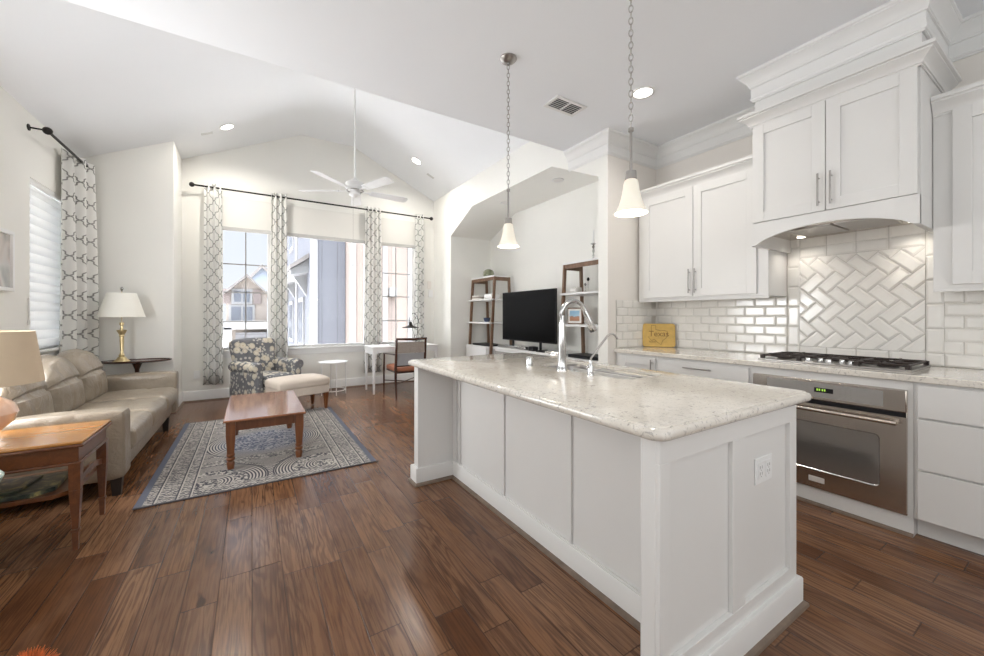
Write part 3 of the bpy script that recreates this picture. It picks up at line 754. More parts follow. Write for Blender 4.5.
# pendants
def pendant(loc):
    x_, y_ = loc
    t = thing('pendant_light', 'x', 'pendant light', (x_, y_, HK), group='bell pendants over the island')
    MB().lathe([(.062, 0), (.062, -.008), (.05, -.022), (.03, -.034), (.012, -.038), (.010, -.05)], (x_, y_, HK), 24).build('canopy', M['steel'], t)
    ch = MB(); zt, zb = HK-.05, 2.22; n = int((zt-zb)/.030); st = (zt-zb)/n
    for k in range(n):
        zc = zt-(k+.5)*st; pts = []
        for q in range(12):
            a = 2*PI*q/12; u_ = .010*math.cos(a); w_ = (st/2+.004)*math.sin(a)
            rot = PI/4 if k % 2 else -PI/4
            pts.append((x_+u_*math.cos(rot), y_+u_*math.sin(rot), zc+w_))
        ch.tube(pts, .0022, 5, True)
    ch.build('chain', M['steel'], t)
    MB().lathe([(.004, 0), (.013, -.006), (.013, -.022), (.0065, -.028), (.0065, -.215), (.026, -.222), (.028, -.258), (.022, -.264)], (x_, y_, 2.22), 20).build('stem', M['steel'], t)
    pr = [(.024, 1.938), (.032, 1.932), (.036, 1.915), (.040, 1.885), (.047, 1.85), (.058, 1.812), (.071, 1.783), (.079, 1.770)]
    g = MB().lathe([(r_, z_-0) for r_, z_ in pr] + [(r_-.004, z_+.002) for r_, z_ in pr[::-1]], (x_, y_, .02), 36, cap=False); g.build('glass_shade', M['pendant_glass'], t)
    MB().lathe([(.003, 0), (.012, .006), (.019, .022), (.018, .04), (.011, .06), (.010, .085)], (x_, y_, 1.865), 16).build('bulb', M['bulb'], t)
    l = bpy.data.lights.new('pendant_lamp', 'POINT'); l.energy = 3.5; l.color = (1, .9, .74); l.shadow_soft_size = .05
    o = bpy.data.objects.new('pendant_lamp', l); o.location = (0, 0, 1.79-HK); o.parent = t; col.objects.link(o)
    return t
a = pendant((1.6, 2.34)); a['label'] = 'lit frosted bell pendant over the far end of the island, nearer the window'
b = copy_tree(a); b.location = (1.6, 1.26, HK); b['label'] = 'lit frosted bell pendant over the near end of the island, beside the wall cabinets'

# ceiling fan
FX, FY, FZ = 1.13, 5.16, 2.90
t = thing('ceiling_fan', 'white five blade ceiling fan on a long rod under the vault', 'ceiling fan', (FX, FY, 4.35))
MB().lathe([(.07, 0), (.07, -.02), (.05, -.05), (.02, -.07)], (FX, FY, 4.35), 24).build('canopy', M['white'], t)
MB().tube([(FX, FY, 4.30), (FX, FY, 3.05)], .013, 12).build('downrod', M['white'], t)
MB().lathe([(.02, .16), (.035, .14), (.07, .12), (.115, .09), (.12, .03), (.10, .01), (.06, 0), (.06, -.03), (.075, -.04), (.075, -.06), (.03, -.075), (.012, -.09)], (FX, FY, FZ), 32).build('motor', M['white'], t)
MB().lathe([(.101, .0), (.108, .006), (.09, .012)], (FX, FY, FZ-.008), 32, cap=False).build('vent_band', M['steel'], t)
for k in range(5):
    an = R(4+72*k); mt = Matrix.Translation((FX, FY, FZ)) @ Matrix.Rotation(an, 4, 'Z') @ Matrix.Rotation(R(-12), 4, 'X')
    pts = [(.20, -.052), (.34, -.062), (.62, -.072), (.69, -.068), (.71, -.04), (.71, .04), (.69, .068), (.62, .072), (.34, .062), (.20, .052)]
    m = MB(); A = [m.bm.verts.new(mt @ Vector((p[0], p[1], .004))) for p in pts]; B = [m.bm.verts.new(mt @ Vector((p[0], p[1], -.004))) for p in pts]
    m.bm.faces.new(A); m.bm.faces.new(B[::-1])
    for q in range(len(pts)): m.bm.faces.new([A[q], B[q], B[(q+1) % len(pts)], A[(q+1) % len(pts)]])
    bl = m.build('blade', M['white'], t)
    MB().box((.10, -.012, -.008), (.22, .012, .0), mt).box((.20, -.04, -.010), (.25, .04, -.004), mt).build('blade_arm', M['white'], bl)
MB().tube([(FX-.03, FY-.03, FZ-.06), (FX-.03, FY-.03, FZ-.95)], .0016, 5).lathe([(.002, 0), (.008, -.012), (.007, -.03), (.002, -.036)], (FX-.03, FY-.03, FZ-.95), 8).build('pull_cord', M['steel'], t)

# ------------------------------------------------------------------ cabinets
def door_mb(x, y0, y1, z0, z1, fw=.075, th=.02, rec=.011):
    m = MB()
    m.box((x+rec, y0+.01, z0+.01), (x+th, y1-.01, z1-.01))
    m.box((x, y0, z0), (x+th, y0+fw, z1)).box((x, y1-fw, z0), (x+th, y1, z1)).box((x, y0+fw, z0), (x+th, y1-fw, z0+fw)).box((x, y0+fw, z1-fw), (x+th, y1-fw, z1))
    return m
def pull(par, x, y, z0, z1, horiz=False):
    m = MB()
    if horiz:
        m.tube([(x-.028, z0, y), (x-.028, z1, y)], .0062, 10)
        for q in (z0+.025, z1-.025): m.tube([(x-.028, q, y), (x, q, y)], .0045, 8)
    else:
        m.tube([(x-.028, y, z0), (x-.028, y, z1)], .0062, 10)
        for q in (z0+.03, z1-.03): m.tube([(x-.028, y, q), (x, y, q)], .0045, 8)
    return m.build('handle', M['steel'], par)
CC = [(0, -.022), (.007, -.022), (.007, -.010), (.013, -.008), (.016, .008), (.028, .024), (.048, .046), (.054, .050), (.054, .060), (.066, .066), (.066, .09), (0, .09)]
def upper(label, y0, y1, z0, z1, xf, doors, crown_path):
    t = thing('wall_cabinet', label, 'kitchen cabinet', ((xf+XK)/2, (y0+y1)/2, z0))
    box((xf+.02, y0, z0), (XK, y1, z1)).build('body', M['cab'], t, .001)
    for (a, b, hy_) in doors:
        d = door_mb(xf, a, b, z0+.02, z1-.01).build('door', M['cab'], t, .0015)
        if hy_ is not None: pull(d, xf, hy_, z0+.05, z0+.28)
    MB().sweep(crown_path, [(o, z1+z) for o, z in CC], flip=-1).build('crown_moulding', M['cab'], t)
    MB().box((xf+.02, y0, z0-.022), (xf+.04, y1, z0)).build('light_rail', M['cab'], t, .002)
    return t
t = upper('white two door wall cabinet between the wing wall and the range hood', 1.478, 2.72, 1.45, 2.53, 3.57, [(1.56, 2.10, 2.075), (2.107, 2.66, 2.135)], [(3.59, 2.745), (3.59, 1.478)])
l = box((3.66, 1.95, 1.444), (3.72, 2.25, 1.45)).build('puck_light', M['led_off'], t)
t = upper('white wall cabinet right of the range hood, cut by the photo edge', -.35, .580, 1.45, 2.53, 3.57, [(.085, .50, .12), (-.34, .08, None)], [(3.59, .580), (3.59, -.35)])
# hood cabinet
t = thing('hood_cabinet', 'tall white hood cabinet with two doors and arched valance above the cooktop', 'range hood', (3.6, 1.02, 1.82))
XH = 3.30
box((XH+.02, HY0, 1.995), (XK, HY1, 2.80)).build('body', M['cab'], t, .001)
MB().box((XH, HY0, 2.745), (XH+.02, HY1, 2.80)).build('top_rail', M['cab'], t)
m = door_mb(XH-.005, HY0+.01, 1.016, 1.998, 2.74, .075, .022).build('door', M['cab'], t, .0015); pull(m, XH-.005, .985, 2.03, 2.25)
m = door_mb(XH-.005, 1.020, HY1-.01, 1.998, 2.74, .075, .022).build('door', M['cab'], t, .0015); pull(m, XH-.005, 1.053, 2.03, 2.25)
pts = [(HY0, 1.995), (HY0, 1.82)]
for k in range(21):
    a = k/20; pts.append((HY0+.03+(HY1-HY0-.06)*a, 1.825+.095*(1-(2*a-1)**2)**.75))
pts += [(HY1, 1.82), (HY1, 1.995)]
m = MB(); A = [m.bm.verts.new((XH, *p)) for p in pts]; B = [m.bm.verts.new((XH+.025, *p)) for p in pts]
n = len(pts)
for Q in (A, B):   # strip faces up to the straight top
    top = [m.bm.verts.new((Q[0].co.x, p[0], 1.995)) for p in pts[1:-1]]
    for k in range(1, n-2): m.bm.faces.new([Q[k], Q[k+1], top[k], top[k-1]])
for k in range(1, n-2): m.bm.faces.new([A[k], B[k], B[k+1], A[k+1]])
bmesh.ops.remove_doubles(m.bm, verts=m.bm.verts, dist=1e-5)
m.build('valance', M['cab'], t, 0)
for ya in (HY0, HY1-.03): MB().box((XH+.025, ya, 1.82), (XK, ya+.03, 1.995)).build('side_cheek', M['cab'], t, .001)
hi = MB().box((XH+.025, HY0+.03, 1.925), (XK-.01, HY1-.03, 1.94)).build('hood_liner', M['stainless'], t)
MB().box((XH+.12, .75, 1.915), (XK-.15, 1.01, 1.925)).box((XH+.12, 1.03, 1.915), (XK-.15, 1.29, 1.925)).build('filter', M['steel'], hi)
for yy in (.70, 1.33):
    MB().lathe([(.028, 0), (.028, -.008)], (XK-.13, yy, 1.925), 18).build('hood_lamp', M['bulb'], t)
    l = bpy.data.lights.new('hood_lamp', 'SPOT'); l.energy = 2.6; l.spot_size = R(125); l.spot_blend = .7; l.color = (1, .93, .84); l.shadow_soft_size = .025
    o = bpy.data.objects.new('hood_lamp_light', l); o.parent = t; o.location = Vector((XK-.14, yy, 1.91))-t.location; col.objects.link(o)
MB().sweep([(XK-.001, HY1), (XH, HY1), (XH, HY0), (XK-.001, HY0)], [(o*1.1, 2.757+z*.85) for o, z in CC], flip=-1).build('crown_moulding', M['cab'], t)
MB().box((HXF, HY0+.002, 2.80), (XK, HY1-.002, HK)).build('soffit_box', M['cab'], t)

# base cabinets (front plane x = 3.25)
XC = 3.25
def base_cab(label, y0, y1, toe=True):
    t = thing('base_cabinet', label, 'kitchen cabinet', (3.6, (y0+y1)/2, 0))
    zb = .11 if toe else .0
    box((XC+.0, y0, zb), (XK-.001, y1, .90)).build('body', M['cab'], t, .001)
    if toe: box((XC+.07, y0, 0), (XC+.09, y1, .11)).build('toe_kick', M['cab'], t)
    return t
t = base_cab('white end base cabinet with one door by the wing wall', 2.26, 2.745)
d = door_mb(XC-.02, 2.275, 2.68, .13, .875, .07).build('door', M['cab'], t, .0015); pull(d, XC-.02, 2.30, .65, .865)
t = base_cab('white base cabinet with a long drawer pull left of the oven', 1.452, 2.257)
for za, zb in ((.70, .88), (.42, .69), (.13, .41)):
    d = MB().box((XC-.02, 1.465, za), (XC, 2.245, zb)).build('drawer', M['cab'], t, .002); pull(d, XC-.02, (za+zb)/2+.04, 1.74, 1.98, True)
t = base_cab('white base unit framing the built in oven under the cooktop', .600, 1.450, False)
MB().sweep([(XC, 1.45), (XC, .60)], [(.0, 0), (.018, 0), (.015, .012), (.0, .018)], flip=-1).build('shoe_moulding', M['shoe'], t)
t = base_cab('white three drawer base cabinet at the right edge of the photo', -.35, .598)
for za, zb in ((.70, .885), (.405, .69), (.118, .395)):
    MB().box((XC-.02, -.34, za), (XC, .582, zb)).build('drawer', M['cab'], t, .002)
# counter
o = tag(MB().box((3.215, -.36, .90), (XK-.001, YW-.001, .94)).build('countertop', M['quartz'], None, .006), 'speckled pale quartz countertop along the kitchen wall carrying the cooktop', 'countertop')

# oven
t = thing('wall_oven', 'stainless built in oven with bar handle and dark window', 'oven', (3.24, 1.03, .12))
OX = XC-.016; y0, y1 = .622, 1.432
MB().box((OX, y0, .115), (XC, y1, .848)).build('chassis', M['stainless'], t, .004)
cp = MB().box((OX-.012, y0, .715), (OX, y1, .848)).build('control_panel', M['stainless'], t, .006)
MB().box((OX-.0135, .72, .735), (OX-.012, 1.335, .83)).build('glass_panel', M['panel_glass'], cp)
MB().box((OX-.0145, .955, .770), (OX-.0135, 1.055, .80)).build('display', M['black'], cp)
dg = MB()
for k, yy in enumerate((1.042, 1.030, 1.014, 1.002)): dg.box((OX-.0152, yy-.007, .780), (OX-.0145, yy, .794))
dg.build('digits', M['digit'], cp)
kp = MB()
for i_ in range(3):
    for j_ in range(4): kp.box((OX-.0142, .865+i_*.026, .757+j_*.016), (OX-.0135, .871+i_*.026, .761+j_*.016))
    for j_ in range(4): kp.box((OX-.0142, 1.09+i_*.03, .757+j_*.016), (OX-.0135, 1.097+i_*.03, .761+j_*.016))
kp.build('keypad', M['key_dot'], cp)
MB().box((OX-.003, y0+.004, .686), (OX, y1-.004, .716)).build('vent_gap', M['black'], t)
dz0, dz1, wy0, wy1, wz0, wz1 = .128, .688, .735, 1.32, .245, .565
def rrect(y0, y1, z0, z1, r, n=6):
    p = []
    for cy, cz, a0 in ((y1-r, z1-r, 0), (y0+r, z1-r, 90), (y0+r, z0+r, 180), (y1-r, z0+r, 270)):
        for k in range(n+1): a = R(a0+90*k/n); p.append((cy+r*math.cos(a), cz+r*math.sin(a)))
    return p
m = MB(); x_ = OX-.014
outer = rrect(y0, y1, dz0, dz1, .004); inner = rrect(wy0, wy1, wz0, wz1, .028)
for X_ in (x_, OX):
    A = [m.bm.verts.new((X_, *p)) for p in outer]; B = [m.bm.verts.new((X_, *p)) for p in inner]
    for k in range(len(A)): m.bm.faces.new([A[k], A[(k+1) % len(A)], B[(k+1) % len(A)], B[k]])
    if X_ == x_: A0, B0 = A, B
    else:
        for P_, Q_ in ((A0, A), (B0, B)):
            for k in range(len(A)): m.bm.faces.new([P_[k], P_[(k+1) % len(A)], Q_[(k+1) % len(A)], Q_[k]])
dr = m.build('door', M['stainless'], t)
MB().prism(inner, 0, OX-.009, OX-.006).build('window', M['oven_glass'], dr)
m = MB(); i2 = rrect(wy0+.006, wy1-.006, wz0+.006, wz1-.006, .024)
A = [m.bm.verts.new((x_-.001, *p)) for p in inner]; B = [m.bm.verts.new((OX-.008, *p)) for p in i2]
for k in range(len(A)): m.bm.faces.new([A[k], A[(k+1) % len(A)], B[(k+1) % len(A)], B[k]])
m.build('window_bezel', M['chrome'], dr)
m = MB().tube([(x_-.045, .655, .655), (x_-.045, 1.40, .655)], .0125, 14)
for yy in (.668, 1.388): m.tube([(x_-.045, yy, .655), (x_, yy, .655)], .010, 10)
m.build('handle', M['stainless'], dr)
bd = MB().box((x_-.003, 1.0, .165), (x_, 1.085, .200)).build('badge', plain('badge_plate', (.74, .72, .69), .4, .3), dr, .001)

# cooktop
t = thing('cooktop', 'five burner gas cooktop with dark iron grates on the quartz counter', 'cooktop', (3.6, 1.04, .94))
cx0, cx1, cy0, cy1 = 3.37, 3.86, .63, 1.46
MB().box((cx0, cy0, .94), (cx1, cy1, .952)).build('tray', M['sink'], t, .004)
def grate(y0, y1):
    m = MB(); z = .975; x0, x1 = cx0+.03, cx1-.02; r = .0075
    def bar(a, b): m.tube([a, b], r, 6)
    for yy in (y0, y1): bar((x0, yy, z), (x1, yy, z))
    for xx in (x0, x1, (x0+x1)/2): bar((xx, y0, z), (xx, y1, z))
    for xx in ((x0*3+x1)/4, (x0+x1*3)/4):
        bar((xx, y0, z+.004), (xx, (y0+y1)/2-.035, z+.004)); bar((xx, (y0+y1)/2+.035, z+.004), (xx, y1, z+.004))
    bar(((x0), (y0+y1)/2, z+.004), ((x0*3+x1)/4-.03, (y0+y1)/2, z+.004)); bar(((x0+x1*3)/4+.03, (y0+y1)/2, z+.004), (x1, (y0+y1)/2, z+.004))
    for xx in (x0, x1):
        for yy in (y0, y1): m.box((xx-.012, yy-.012, .952), (xx+.012, yy+.012, z+.004))
    m.build('grate', M['iron'], t)
grate(cy0+.02, .885); grate(1.205, cy1-.02)
m = MB(); x0, x1 = cx0+.13, cx1-.02
for yy in (.90, 1.19): m.tube([(x0, yy, .975), (x1, yy, .975)], .0075, 6)
for xx in (x0, (x0+x1)/2, x1): m.tube([(xx, .90, .975), (xx, 1.19, .975)], .0075, 6)
for yy in (.90, 1.19):
    for xx in (x0, x1): m.box((xx-.012, yy-.012, .952), (xx+.012, yy+.012, .979))
m.build('grate', M['iron'], t)
for (bx, by, br) in ((3.50, .76, .04), (3.74, .76, .032), (3.50, 1.33, .032), (3.74, 1.33, .04), (3.66, 1.045, .052)):
    MB().lathe([(br+.012, 0), (br+.012, .006), (br, .008), (br, .018), (br*.8, .024), (.002, .025)], (bx, by, .952), 20).build('burner', M['iron'], t)
for k in range(5):
    kx, ky = (3.425 + (.045 if k % 2 else 0), 1.16-.06*k)
    MB().lathe([(.023, 0), (.023, .005), (.018, .008), (.016, .022), (.013, .025), (.002, .026)], (kx, ky, .952), 16).build('knob', M['chrome'], t)

# ------------------------------------------------------------------ backsplash tiles
TW, TH, TD = .1635, .083, .009
def bev_tile(m, c, du, dv, u, v, cut=None, x0=XK-.003, deep=TD):
    """bevelled tile: centre c=(y,z), half sizes along unit dirs u,v in the wall plane, face towards -X"""
    b = .013
    def P(a, d, x): return (x, c[0]+u[0]*a+v[0]*d, c[1]+u[1]*a+v[1]*d)
    o4 = [(-du, -dv), (du, -dv), (du, dv), (-du, dv)]; i4 = [(-du+b, -dv+b), (du-b, -dv+b), (du-b, dv-b), (-du+b, dv-b)]
    A = [m.bm.verts.new(P(*q, x0)) for q in o4]; B = [m.bm.verts.new(P(*q, x0-deep*.45)) for q in o4]; C_ = [m.bm.verts.new(P(*q, x0-deep)) for q in i4]
    for Q, W in ((A, B), (B, C_)):
        for k in range(4): m.bm.faces.new([Q[k], Q[(k+1) % 4], W[(k+1) % 4], W[k]])
    m.bm.faces.new(C_)
def clip(m, planes):
    for co, no in planes:
        geom = m.bm.verts[:]+m.bm.edges[:]+m.bm.faces[:]
        bmesh.ops.bisect_plane(m.bm, geom=geom, plane_co=co, plane_no=no, clear_outer=True)
m = MB(); rows = 6; pit = .0845
for rr in range(7):
    z = .942+pit*(rr+.5); off = (rr % 2)*.083
    yy = 1.477+off-.166
    while yy < YW+.1: bev_tile(m, (yy+.083, z), TW/2, TH/2, (1, 0), (0, 1)); yy += .166
clip(m, [((0, YW-.002, 0), (0, 1, 0)), ((0, 1.477, 0), (0, -1, 0)), ((0, 0, 1.452), (0, 0, 1))])
sp = thing('tile_backsplash', 'cream subway tile backsplash with a framed herringbone panel above the cooktop', 'backsplash', (XK, 1.2, .94))
m.build('wall_tiles', M['tile'], sp, smooth=0)
m = MB()
for rr in range(7):
    z = .942+pit*(rr+.5); off = (rr % 2)*.083; yy = .583+.166-off
    while yy > -.4: bev_tile(m, (yy-.083, z), TW/2, TH/2, (1, 0), (0, 1)); yy -= .166
clip(m, [((0, .583, 0), (0, 1, 0)), ((0, 0, 1.452), (0, 0, 1))])
m.build('wall_tiles', M['tile'], sp, smooth=0)
# framed herringbone panel
py0, py1, pz0, pz1 = .668, 1.385, 1.028, 1.765
m = MB(); s2 = .5**.5; a_ = .0845; L_ = .169
U, V = (s2, s2), (s2, -s2)
cy, cz = (py0+py1)/2, (pz0+pz1)/2
for i_ in range(-14, 15):
    for j_ in range(-8, 9):
        # herringbone lattice: step (1,1)*a and (2,-2)*a in the tile frame
        gx_ = (i_ + 2*j_)*a_; gy_ = (i_ - 2*j_)*a_
        for (ox, oy, du, dv) in ((L_/2, a_/2, TW/2, TH/2), (a_/2-a_*0, a_+L_/2, TH/2, TW/2)):
            px_, py_ = gx_+ox, gy_+oy
            y_ = cy + U[0]*px_+V[0]*py_; z_ = cz + U[1]*px_+V[1]*py_
            if abs(y_-cy) < .5 and abs(z_-cz) < .5: bev_tile(m, (y_, z_), du, dv, U, V)
clip(m, [((0, py0+.002, 0), (0, -1, 0)), ((0, py1-.002, 0), (0, 1, 0)), ((0, 0, pz0+.002), (0, 0, -1)), ((0, 0, pz1-.002), (0, 0, 1))])
m.build('herringbone_panel', M['tile'], sp, smooth=0)
m = MB()
for yc in (py0-.0425, py1+.0425):
    z = pz0
    while z < 1.93: bev_tile(m, (yc, z+.083), TH/2, TW/2, (1, 0), (0, 1)); z += .166
    bev_tile(m, (yc, .985), TH/2, .0415, (1, 0), (0, 1))
for zc in (pz1+.0425, pz1+.127, .985):
    y_ = py0
    while y_ < py1-.02: bev_tile(m, (y_+.0598*1.5, zc), .0895-.002, TH/2, (1, 0), (0, 1)); y_ += .1793
m.build('border_tiles', M['tile'], sp, smooth=0)
box((XK-.003, -.36, .941), (XK-.0001, YW-.001, 1.45)).box((XK-.003, HY0+.001, 1.45), (XK-.0001, HY1-.001, 1.93)).build('grout', M['grout'], sp)
# tiles on the wing wall end (facing the camera side)
m = MB(); 
for rr in range(6):
    z = .942+pit*(rr+.5); off = (rr % 2)*.083; xx = XK-.003-off
    while xx > 3.2:
        c = xx-.083; b = .012; du, dv = TW/2, TH/2
        o4 = [(c-du, z-dv), (c+du, z-dv), (c+du, z+dv), (c-du, z+dv)]; i4 = [(c-du+b, z-dv+b), (c+du-b, z-dv+b), (c+du-b, z+dv-b), (c-du+b, z+dv-b)]
        A = [m.bm.verts.new((p[0], YW-.003, p[1])) for p in o4]; B = [m.bm.verts.new((p[0], YW-.007, p[1])) for p in o4]; C_ = [m.bm.verts.new((p[0], YW-.012, p[1])) for p in i4]
        for Q, W in ((A, B), (B, C_)):
            for k in range(4): m.bm.faces.new([Q[k], Q[(k+1) % 4], W[(k+1) % 4], W[k]])
        m.bm.faces.new(C_); xx -= .166
clip(m, [((3.25, 0, 0), (-1, 0, 0)), ((XK-.013, 0, 0), (1, 0, 0))])
e = m.build('end_wall_tiles', M['tile'], sp, smooth=0)
box((3.25, YW-.003, .941), (XK-.004, YW-.0001, 1.45)).build('grout', M['grout'], sp)

# engraved board
t = thing('cutting_board', 'yellow bamboo cutting board engraved with a state map, leaning on the tiles', 'cutting board', (3.78, 2.6, .94), R(0))
Lm = Matrix.Translation((3.765, 2.60, .943)) @ Matrix.Rotation(R(40), 4, 'Z') @ Matrix.Rotation(R(8), 4, 'Y')
p = rrect(-.165, .165, 0, .255, .03)
m = MB(); m.prism(p, 0, -.009, .009); bmesh.ops.transform(m.bm, matrix=Lm, verts=m.bm.verts); m.build('board', M['board'], t, .003)
m = MB()
tex = [(-.075, .235), (-.03, .235), (-.03, .19), (.02, .175), (.06, .18), (.085, .17), (.09, .13), (.07, .095), (.04, .07), (.02, .02), (-.02, .055), (-.045, .08), (-.075, .07), (-.11, .11), (-.075, .115), (-.075, .235)]
m.tube([(-.010, -y_, z_) for y_, z_ in tex], .0022, 5)
bmesh.ops.transform(m.bm, matrix=Lm, verts=m.bm.verts); m.build('map_outline', M['board_ink'], t)
def text(s_, size, mt, mat, parent, name):
    cu = bpy.data.curves.new(name, 'FONT'); cu.body = s_; cu.size = size; cu.extrude = .0006; cu.align_x = 'CENTER'
    tmp = bpy.data.objects.new('tmp', cu); me = bpy.data.meshes.new_from_object(tmp); bpy.data.objects.remove(tmp)
    m = MB(); m.bm.from_mesh(me); bmesh.ops.transform(m.bm, matrix=mt, verts=m.bm.verts); return m.build(name, mat, parent, smooth=0)
FR = Matrix(((0, 0, -1, 0), (-1, 0, 0, 0), (0, 1, 0, 0), (0, 0, 0, 1)))   # text facing -X
text('Texas', .085, Lm @ Matrix.Translation((-.0102, 0, .115)) @ FR, M['board_ink'], t, 'lettering')
text('TEXAS', .026, Lm @ Matrix.Translation((-.0102, .065, .045)) @ FR, M['board_ink'], t, 'lettering')

# ------------------------------------------------------------------ island
IX0, IX1, IY0, IY1 = 1.07, 2.05, .74, 2.86
t = thing('kitchen_island', 'white panelled kitchen island with end walls and a knee recess', 'kitchen island', (1.55, 1.8, 0))
def ipanel(m, axis, plane, a0, a1, z0, z1, div, sgn, st=.06, th=.012):
    """applied shaker battens on a plane; axis = axis the panel runs along"""
    def B(p, q, r, s_):
        if axis == 0: m.box((p, plane, r), (q, plane+sgn*th, s_))
        else: m.box((plane, p, r), (plane+sgn*th, q, s_))
    B(a0, a1, z1-st*1.3, z1); B(a0, a1, z0, z0+st)
    for d in div: B(d[0], d[1], z0+st, z1-st*1.3)
# near end wall
m = box((IX0, IY0+.012, 0), (IX1, IY0+.062, .8955)).box((IX0, IY0+.062, 0), (IX0+.02, IY0+.066, .8955)); ipanel(m, 0, IY0+.012, IX0, IX1, .12, .8955, [(IX0, IX0+.055), (1.505, 1.60), (IX1-.065, IX1)], -1, .06, .017); m.build('end_panel', M['cab'], t, .0015)
m = box((IX0, 2.78, 0), (IX1, 2.86, .8955)); m.build('end_panel', M['cab'], t, .0015)
m = box((1.375, IY0+.062, 0), (1.40, 2.78, .8955)); ipanel(m, 1, 1.375, IY0+.062, 2.78, .12, .8955, [(.81, .82), (1.435, 1.450), (2.045, 2.060), (2.66, 2.675), (2.72, 2.78)], -1, .012); m.build('back_panel', M['cab'], t, .0015)
m = MB().box((1.40, IY0+.062, .11), (IX1-.02, IY1-.08, .66)).box((1.40, IY0+.062, .66), (1.62, 2.78, .8955)).box((1.62, 2.2, .66), (IX1-.02, 2.78, .8955)).box((IX1-.03, IY0+.062, .66), (IX1-.02, 2.2, .8955)).box((1.62, IY0+.062, .66), (IX1-.02, 1.28, .8955)); m.build('body', M['cab'], t)
for (a, b) in ((.82, 1.42), (1.44, 2.14), (2.16, 2.76)):
    mm = MB(); mm.box((IX1-.02, a, .13), (IX1, b, .88)); d = mm.build('door', M['cab'], t, .002)
    MB().tube([(IX1+.028, b-.06, .6), (IX1+.028, b-.06, .84)], .006, 8).build('handle', M['steel'], d)
BBI = [(0, 0), (.022, 0), (.022, .118), (.018, .125), (0, .125)]
MB().sweep([(IX1, IY0+.3), (IX1, IY0), (IX0, IY0), (IX0, IY0+.066), (1.375, IY0+.066), (1.375, 2.78), (IX0, 2.78), (IX0, 2.86), (1.6, 2.86)], BBI, flip=1).build('base_moulding', M['cab'], t)
MB().sweep([(IX1, IY0+.3), (IX1, IY0), (IX0, IY0), (IX0, IY0+.066), (1.375, IY0+.066), (1.375, 2.78), (IX0, 2.78), (IX0, 2.86), (1.6, 2.86)], [(.022, 0), (.040, 0), (.037, .012), (.028, .019), (.022, .02)], flip=1).build('shoe_moulding', M['shoe'], t)
# island top with a sink cut-out
CX0, CX1, CY0, CY1 = 1.03, 2.16, .705, 2.92
def ring_pts(x0, x1, y0, y1, r, n=8):
    p = []
    for cx_, cy_, a0 in ((x1-r, y1-r, 0), (x0+r, y1-r, 90), (x0+r, y0+r, 180), (x1-r, y0+r, 270)):
        for k in range(n+1): a = R(a0+90*k/n); p.append((cx_+r*math.cos(a), cy_+r*math.sin(a)))
    return p
m = MB()
eprof = [(.020, .0), (.006, .003), (0, .010), (-.002, .020), (0, .030), (.004, .036), (.014, .038), (.016, .0425), (.028, .044)]   # inset, height above .898
rings = []
for ins, hz in eprof:
    rings.append([m.bm.verts.new((p[0], p[1], .898+hz-.002)) for p in ring_pts(CX0+ins, CX1-ins, CY0+ins, CY1-ins, .05-ins*.5)])
for A, B in zip(rings, rings[1:]):
    for k in range(len(A)): m.bm.faces.new([A[k], A[(k+1) % len(A)], B[(k+1) % len(A)], B[k]])
SX0, SX1, SY0, SY1 = 1.69, 2.05, 1.36, 2.12
hole = ring_pts(SX0, SX1, SY0, SY1, .07)
Ht = [m.bm.verts.new((p[0], p[1], .940)) for p in hole]; Hb = [m.bm.verts.new((p[0], p[1], .922)) for p in hole]
n = len(Ht)
for O_, I_ in ((rings[-1], Ht), (rings[0], Hb)):
    for k in range(n): m.bm.faces.new([O_[k], O_[(k+1) % n], I_[(k+1) % n], I_[k]])
for k in range(n): m.bm.faces.new([Ht[k], Ht[(k+1) % n], Hb[(k+1) % n], Hb[k]])
tag(m.build('island_countertop', M['quartz'], None, smooth=50), 'thick speckled quartz island top with a stepped rounded edge and sink cut out', 'countertop')
# sink bowl
m = MB(); rg = []
for z_, ins in ((.9215, .001), (.9, .003), (.72, .012), (.70, .035)):
    rg.append([m.bm.verts.new((p[0], p[1], z_)) for p in ring_pts(SX0+ins, SX1-ins, SY0+ins, SY1-ins, .07)])
for A, B in zip(rg, rg[1:]):
    for k in range(len(A)): m.bm.faces.new([A[k], A[(k+1) % len(A)], B[(k+1) % len(A)], B[k]])
m.bm.faces.new(rg[-1])
t = thing('sink', 'undermount stainless steel sink set in the island top', 'sink', (1.87, 1.74, .7))
o = m.build('bowl', M['sink'], t); so_ = o.modifiers.new('thick', 'SOLIDIFY'); so_.thickness = .002; so_.offset = 1
MB().lathe([(.045, 0), (.045, .003), (.03, .004)], (1.87, 1.74, .7005), 20).build('drain', M['chrome'], t)
